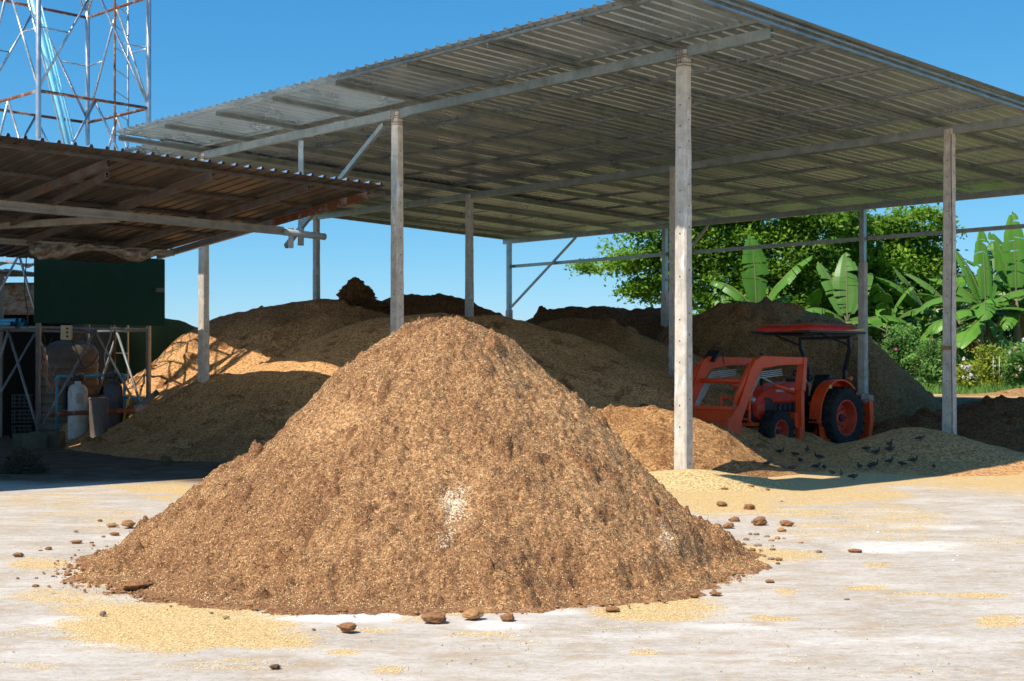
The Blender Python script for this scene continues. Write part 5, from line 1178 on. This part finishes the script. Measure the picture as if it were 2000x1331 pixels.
def bush(name, x, y0, Y, rx, ry, n, size, mat, label, seed, group, flowers=(), spread=.16):
    p = P(x, y0, Y); g_ = float(gz(np.array([p.x]), np.array([p.y]))[0]); b = Vector((p.x, p.y, g_)); e = empty(name, b); tag(e, label, 'bush', group); g = random.Random(seed)
    w, h = rx*Y/F, ry*2*Y/F; m = MB()
    for k in range(12):
        a = g.uniform(0,6.28); q = Vector((math.cos(a)*w*.8*g.random(), math.sin(a)*w*.6*g.random(), h*g.uniform(.6,1.0))); m.tube([(0,0,0), q*.5+Vector((0,0,.05)), q], [.018,.012,.005], 5)
    m.build('stem', M['bark'], e)
    bl = [(g.uniform(-.6,.6)*w, g.uniform(-.4,.4)*w, h*g.uniform(.12,.85), w*.42, h*.26) for _ in range(10)]
    c = crown_points(bl, n, seed, spread, 20); c = c[c[:,2] > .02]; leaf_mesh('foliage', c, nrm_up(len(c)), size, mat, e, .55, np.clip(fbm(c[:,0], c[:,2], .5, 3, seed)+.3*rng.random(len(c)), 0, 1))
    for (fx, fy, fr, fm) in flowers:
        q = P(fx, fy, Y-w*.75)-b; mm = MB(); r = fr*Y/F
        for k in range(9):
            d = Vector((g.gauss(0,1), g.gauss(0,1)-.4, g.gauss(0,1))).normalized(); s_ = d.cross(Vector((.3,.5,.8))).normalized(); t_ = d.cross(s_); c0 = q+d*r*.5
            mm.add([c0-s_*r*.6, c0+t_*r*.6+d*r*.3, c0+s_*r*.6, c0-t_*r*.6+d*r*.3, c0+d*r*.1], [(0,1,4),(1,2,4),(2,3,4),(3,0,4)])
        mm.build('flower', M[fm], e)
    return e
GB = 'flower bushes in the garden'
B_ = bush
B_('rose_bush',1765,790,46,34,62,3600,.11,M['leaf_rose'],'green bush with small pink roses beside the end of the tall brown heap',31,GB,[(1750,683,4,'pink_rose'),(1788,698,4,'pink_rose'),(1786,720,4,'pink_rose'),(1800,726,3,'white_rose')])
B_('rose_bush',1810,790,45,36,52,3800,.10,M['leaf_rose'],'plain green bush immediately left of the right hand post',32,GB)
B_('rose_bush',1892,790,44,30,34,2600,.10,M['leaf_gold'],'low bush with clusters of white roses right of the right hand post',33,GB,[(1883,702,5,'white_rose'),(1881,717,6,'white_rose'),(1888,720,7,'white_rose'),(1893,718,6,'white_rose'),(1896,735,7,'white_rose'),(1889,738,5,'white_rose'),(1906,737,5,'white_rose'),(1882,737,4,'white_rose')])
B_('rose_bush',1890,760,48,40,62,3800,.11,M['leaf_rose'],'taller bush with two red roses behind the white one',34,GB,[(1895,673,7,'red_rose'),(1899,684,6,'red_rose'),(1884,676,4,'red_rose')])
B_('rose_bush',1945,785,45,40,48,3600,.10,M['leaf_gold'],'yellow green bush with pale pink flowers in the middle of the garden',35,GB,[(1957,735,4,'peach_rose'),(1944,715,3,'white_rose'),(1970,705,4,'white_rose'),(1963,748,4,'peach_rose')])
B_('rose_bush',1995,780,44,36,50,3600,.10,M['leaf_rose'],'bush with white and peach flowers at the right edge of the garden',36,GB,[(1993,722,5,'white_rose'),(1990,717,4,'peach_rose'),(1985,735,4,'peach_rose'),(1999,664,5,'white_rose'),(1972,688,4,'white_rose'),(1983,680,4,'peach_rose')])
B_('shrub',1950,720,50,44,42,3400,.13,M['leaf_gold'],'bright yellow leaved shrub under the right hand banana plants',37,GB)
B_('shrub',1850,770,50,50,60,4200,.12,M['leaf_rose'],'dense green shrub behind the right hand post',38,GB)
B_('shrub',2000,720,52,50,60,3600,.12,M['leaf_rose'],'tall green shrub at the back right corner of the garden',39,GB)
B_('shrub',1690,700,50,45,52,3400,.13,M['leaf_rose'],'leafy shrub in the gap between the tall brown heap and the leafy tree',42,GB)
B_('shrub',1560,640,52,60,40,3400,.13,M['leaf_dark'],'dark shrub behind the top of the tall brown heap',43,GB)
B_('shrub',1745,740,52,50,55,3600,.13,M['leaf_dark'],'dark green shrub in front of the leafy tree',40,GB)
# grass and weeds along the edge of the garden
def weeds():
    x = rng.uniform(11.0, 17.5, 9000); y = rng.uniform(42.5, 47.5, 9000); z = gz(x, y); h = .12+.3*rng.random(len(x))**2; a = rng.uniform(0,6.28,len(x)); l = rng.uniform(.0,.14,len(x))
    b = np.stack([x,y,z],-1); dx = np.stack([np.cos(a),np.sin(a),0*a],-1); t = b+np.stack([np.cos(a+1)*l,np.sin(a+1)*l,h],-1); w = .012
    V = np.stack([b-dx*w,b+dx*w,(b+t)/2+dx*w*.8,t],1).reshape(-1,3); o = np.arange(len(x))[:,None,None]*4; Ft = (np.array([[0,1,2],[0,2,3]])[None]+o).reshape(-1,3)
    me = bpy.data.meshes.new('weeds'); me.from_pydata(V.tolist(), [], Ft.tolist()); me.materials.append(M['leaf_rose']); at = me.attributes.new('tint','FLOAT','POINT'); at.data.foreach_set('value', np.repeat(rng.random(len(x)),4).astype(np.float32))
    tag(link(bpy.data.objects.new('weeds', me)), 'tall grass and weeds growing along the foot of the flower garden', 'weeds', kind='stuff')
weeds()
def net_stakes():
    for k, (x, lab) in enumerate(((1940,'left one of two thin grey stakes standing in the flower garden'),(1952,'right one of two thin grey stakes standing in the flower garden'))):
        m = MB(); a = P(x,760,43.5); m.tube([(0,0,0),(0,0,1.2)], .010, 8); o = m.build('garden_stake', M['galv'], None, True); o.location = (a.x, 43.5, float(gz(np.array([a.x]), np.array([43.5]))[0])); tag(o, lab, 'stake')
net_stakes()
# banana plants
def banana_leaf(base, az_, rise, L, w, droop, seed, parent, mat, split=.35):
    """arching leaf: midrib curve, two blade halves cut into strips along the veins"""
    L *= 1.08; w *= 1.0; droop *= 1.15; split = .3; g = random.Random(seed); n = 26; d = Vector((math.cos(az_), math.sin(az_), 0)); sd = Vector((-d.y, d.x, 0)); pts = []; p = Vector(base); ang = rise
    for i in range(n+1):
        pts.append(p.copy()); p = p+(d*math.cos(ang)+UP*math.sin(ang))*(L/n); ang -= droop/n*(.4+1.2*i/n)
    m = MB(); st = 4; n0 = 0; fold = g.uniform(.15,.5)
    m.tube(pts, list(np.linspace(.035,.006,n+1)), 6)
    m2 = MB()
    for s in (1,-1):
        prev = None; hang = 0
        for i in range(st, n+1):
            t = (i-st)/(n-st); ww = w*math.sin(math.pi*min(1, t*.93+.07))**.55*(1-.25*t)
            if g.random() < split: prev = None; hang = g.uniform(-.1,.45)
            tan = (pts[min(i+1,n)]-pts[i-1]).normalized(); up = sd.cross(tan).normalized()*(1 if sd.cross(tan).z > 0 else -1)
            o = sd*s*math.cos(fold+hang)+UP*-math.sin(fold+hang)+tan*.25; o2 = sd*s*math.cos(fold*1.8+hang)-UP*math.sin(fold*1.8+hang)+tan*.35
            a = pts[i]; b = a+o*ww*.5+up*.03; c = b+o2*ww*.5*g.uniform(.9,1.05); k = len(m2.v); m2.v += [tuple(a),tuple(b),tuple(c)]
            if prev is not None: m2.f += [(prev,k,k+1,prev+1),(prev+1,k+1,k+2,prev+2)]
            else:
                q = len(m2.v); tb = tan*(L/n*.82); m2.v += [tuple(Vector(v)-tb) for v in (a,b,c)]; m2.f += [(q,k,k+1,q+1),(q+1,k+1,k+2,q+2)]
            prev = k
    o = m2.build('leaf', mat, parent, False, fix=False); s_ = o.modifiers.new('thickness','SOLIDIFY'); s_.thickness = .004
    at = o.data.attributes.new('tint','FLOAT','POINT'); at.data.foreach_set('value', np.full(len(m2.v), g.uniform(0,.75), np.float32))
    r = m.build('midrib', M['bstem'], o, True); return o
def banana(x, Y, hgt, leaves, label, seed, stems=1):
    p = P(x, 700, Y); g_ = float(gz(np.array([p.x]), np.array([p.y]))[0]); e = empty('banana_plant', (p.x, Y, g_)); tag(e, label, 'banana plant', 'banana plants beyond the shed'); g = random.Random(seed)
    m = MB(); m.tube([(0,0,0),(.02,0,hgt*.5),(0,0,hgt)], [.16,.13,.08], 12); m.build('stem', M['bstem'], e, True)
    for k, (a, rise, L, w, droop, dk) in enumerate(leaves):
        banana_leaf((0,0,hgt-.12*(k%3)), R(a), R(rise), L, w, R(droop), seed*50+k, e, M['banana_dark'] if dk else M['banana'])
    if seed % 2:
        for k in range(3):
            o = banana_leaf((0,0,hgt-.3), g.uniform(0,6.28), R(-30), 1.6, .25, R(70), seed*70+k, e, M['dead'], .6); o.name = 'dead_leaf'
    return e
# angles: 0 = right, 180 = left, 270 = towards the camera
banana(1478, 50, 2.75, [(100,86,2.9,.62,20,0),(10,62,3.0,.62,35,0),(175,40,2.3,.55,95,0),(150,60,2.2,.55,60,0),(345,20,2.7,.60,105,0),(320,-5,2.1,.55,50,0),(200,5,2.0,.5,60,0),(30,45,1.8,.5,40,0),(250,20,2.1,.5,90,0)], 'banana plant with a tall upright leaf standing left of the tractor canopy', 2)
banana(1655, 50, 2.5, [(80,80,2.6,.6,25,1),(120,70,2.7,.6,30,1),(5,32,2.7,.58,85,0),(300,-25,3.0,.62,35,0),(190,45,2.0,.5,80,1),(240,10,1.9,.5,70,0),(40,65,2.2,.55,30,1)], 'banana plant with one leaf arching right over the tall brown heap', 4)
banana(1815, 53, 2.7, [(190,55,2.6,.55,45,0),(150,70,2.4,.5,30,1),(210,30,2.2,.5,80,1),(20,60,2.4,.5,50,0),(340,20,2.2,.5,80,1)], 'banana plant half hidden behind the right hand post', 5)
banana(1925, 48, 2.9, [(95,88,2.7,.55,15,0),(60,78,2.6,.55,25,0),(130,75,2.6,.55,30,0),(180,30,2.6,.55,85,0),(200,10,2.3,.55,70,0),(225,-15,2.2,.5,40,0),(0,40,2.4,.55,75,0),(340,15,2.4,.55,80,0),(300,-40,2.0,.5,30,0),(250,20,2.2,.5,80,0),(160,55,2.2,.5,55,0)], 'bushy banana plant right of the right hand post with many ragged leaves', 7)
banana(1985, 49, 3.3, [(85,86,3.0,.55,15,0),(110,72,2.8,.55,25,0),(50,66,2.8,.55,35,0),(185,42,2.6,.55,70,0),(215,20,2.4,.55,80,0),(240,0,2.2,.5,60,0),(5,40,2.5,.55,75,0),(290,20,2.2,.5,80,0),(160,60,2.4,.5,40,0)], 'tallest banana plant at the right edge of the picture', 9)
def rnd_leaves(seed, n, L, w):
    g = random.Random(seed); return [(g.uniform(0,360), g.choice((75,60,45,30,15,0)), L*g.uniform(.8,1.15), w*g.uniform(.85,1.1), g.uniform(30,110), g.random() < .45) for _ in range(n)]
banana(1568, 55, 2.3, rnd_leaves(1, 9, 2.3, .5), 'banana plant low behind the tractor canopy half lost in the tree shade', 10)
banana(1735, 52, 2.4, rnd_leaves(2, 10, 2.3, .5), 'banana plant in the shade between the arching leaf and the right hand post', 11)
banana(1872, 51, 2.6, rnd_leaves(3, 10, 2.3, .5), 'banana plant just right of the right hand post in front of the dark trees', 12)
banana(1415, 54, 2.2, rnd_leaves(4, 8, 2.0, .45), 'small banana plant under the big tree left of the upright leaf', 14)
banana(2060, 51, 3.2, [(150,65,2.9,.55,40,0),(180,45,2.7,.55,60,0),(90,80,2.6,.55,20,0),(210,20,2.4,.55,80,0),(20,50,2.6,.55,60,0)], 'banana plant standing just past the right edge with leaves reaching in', 6)
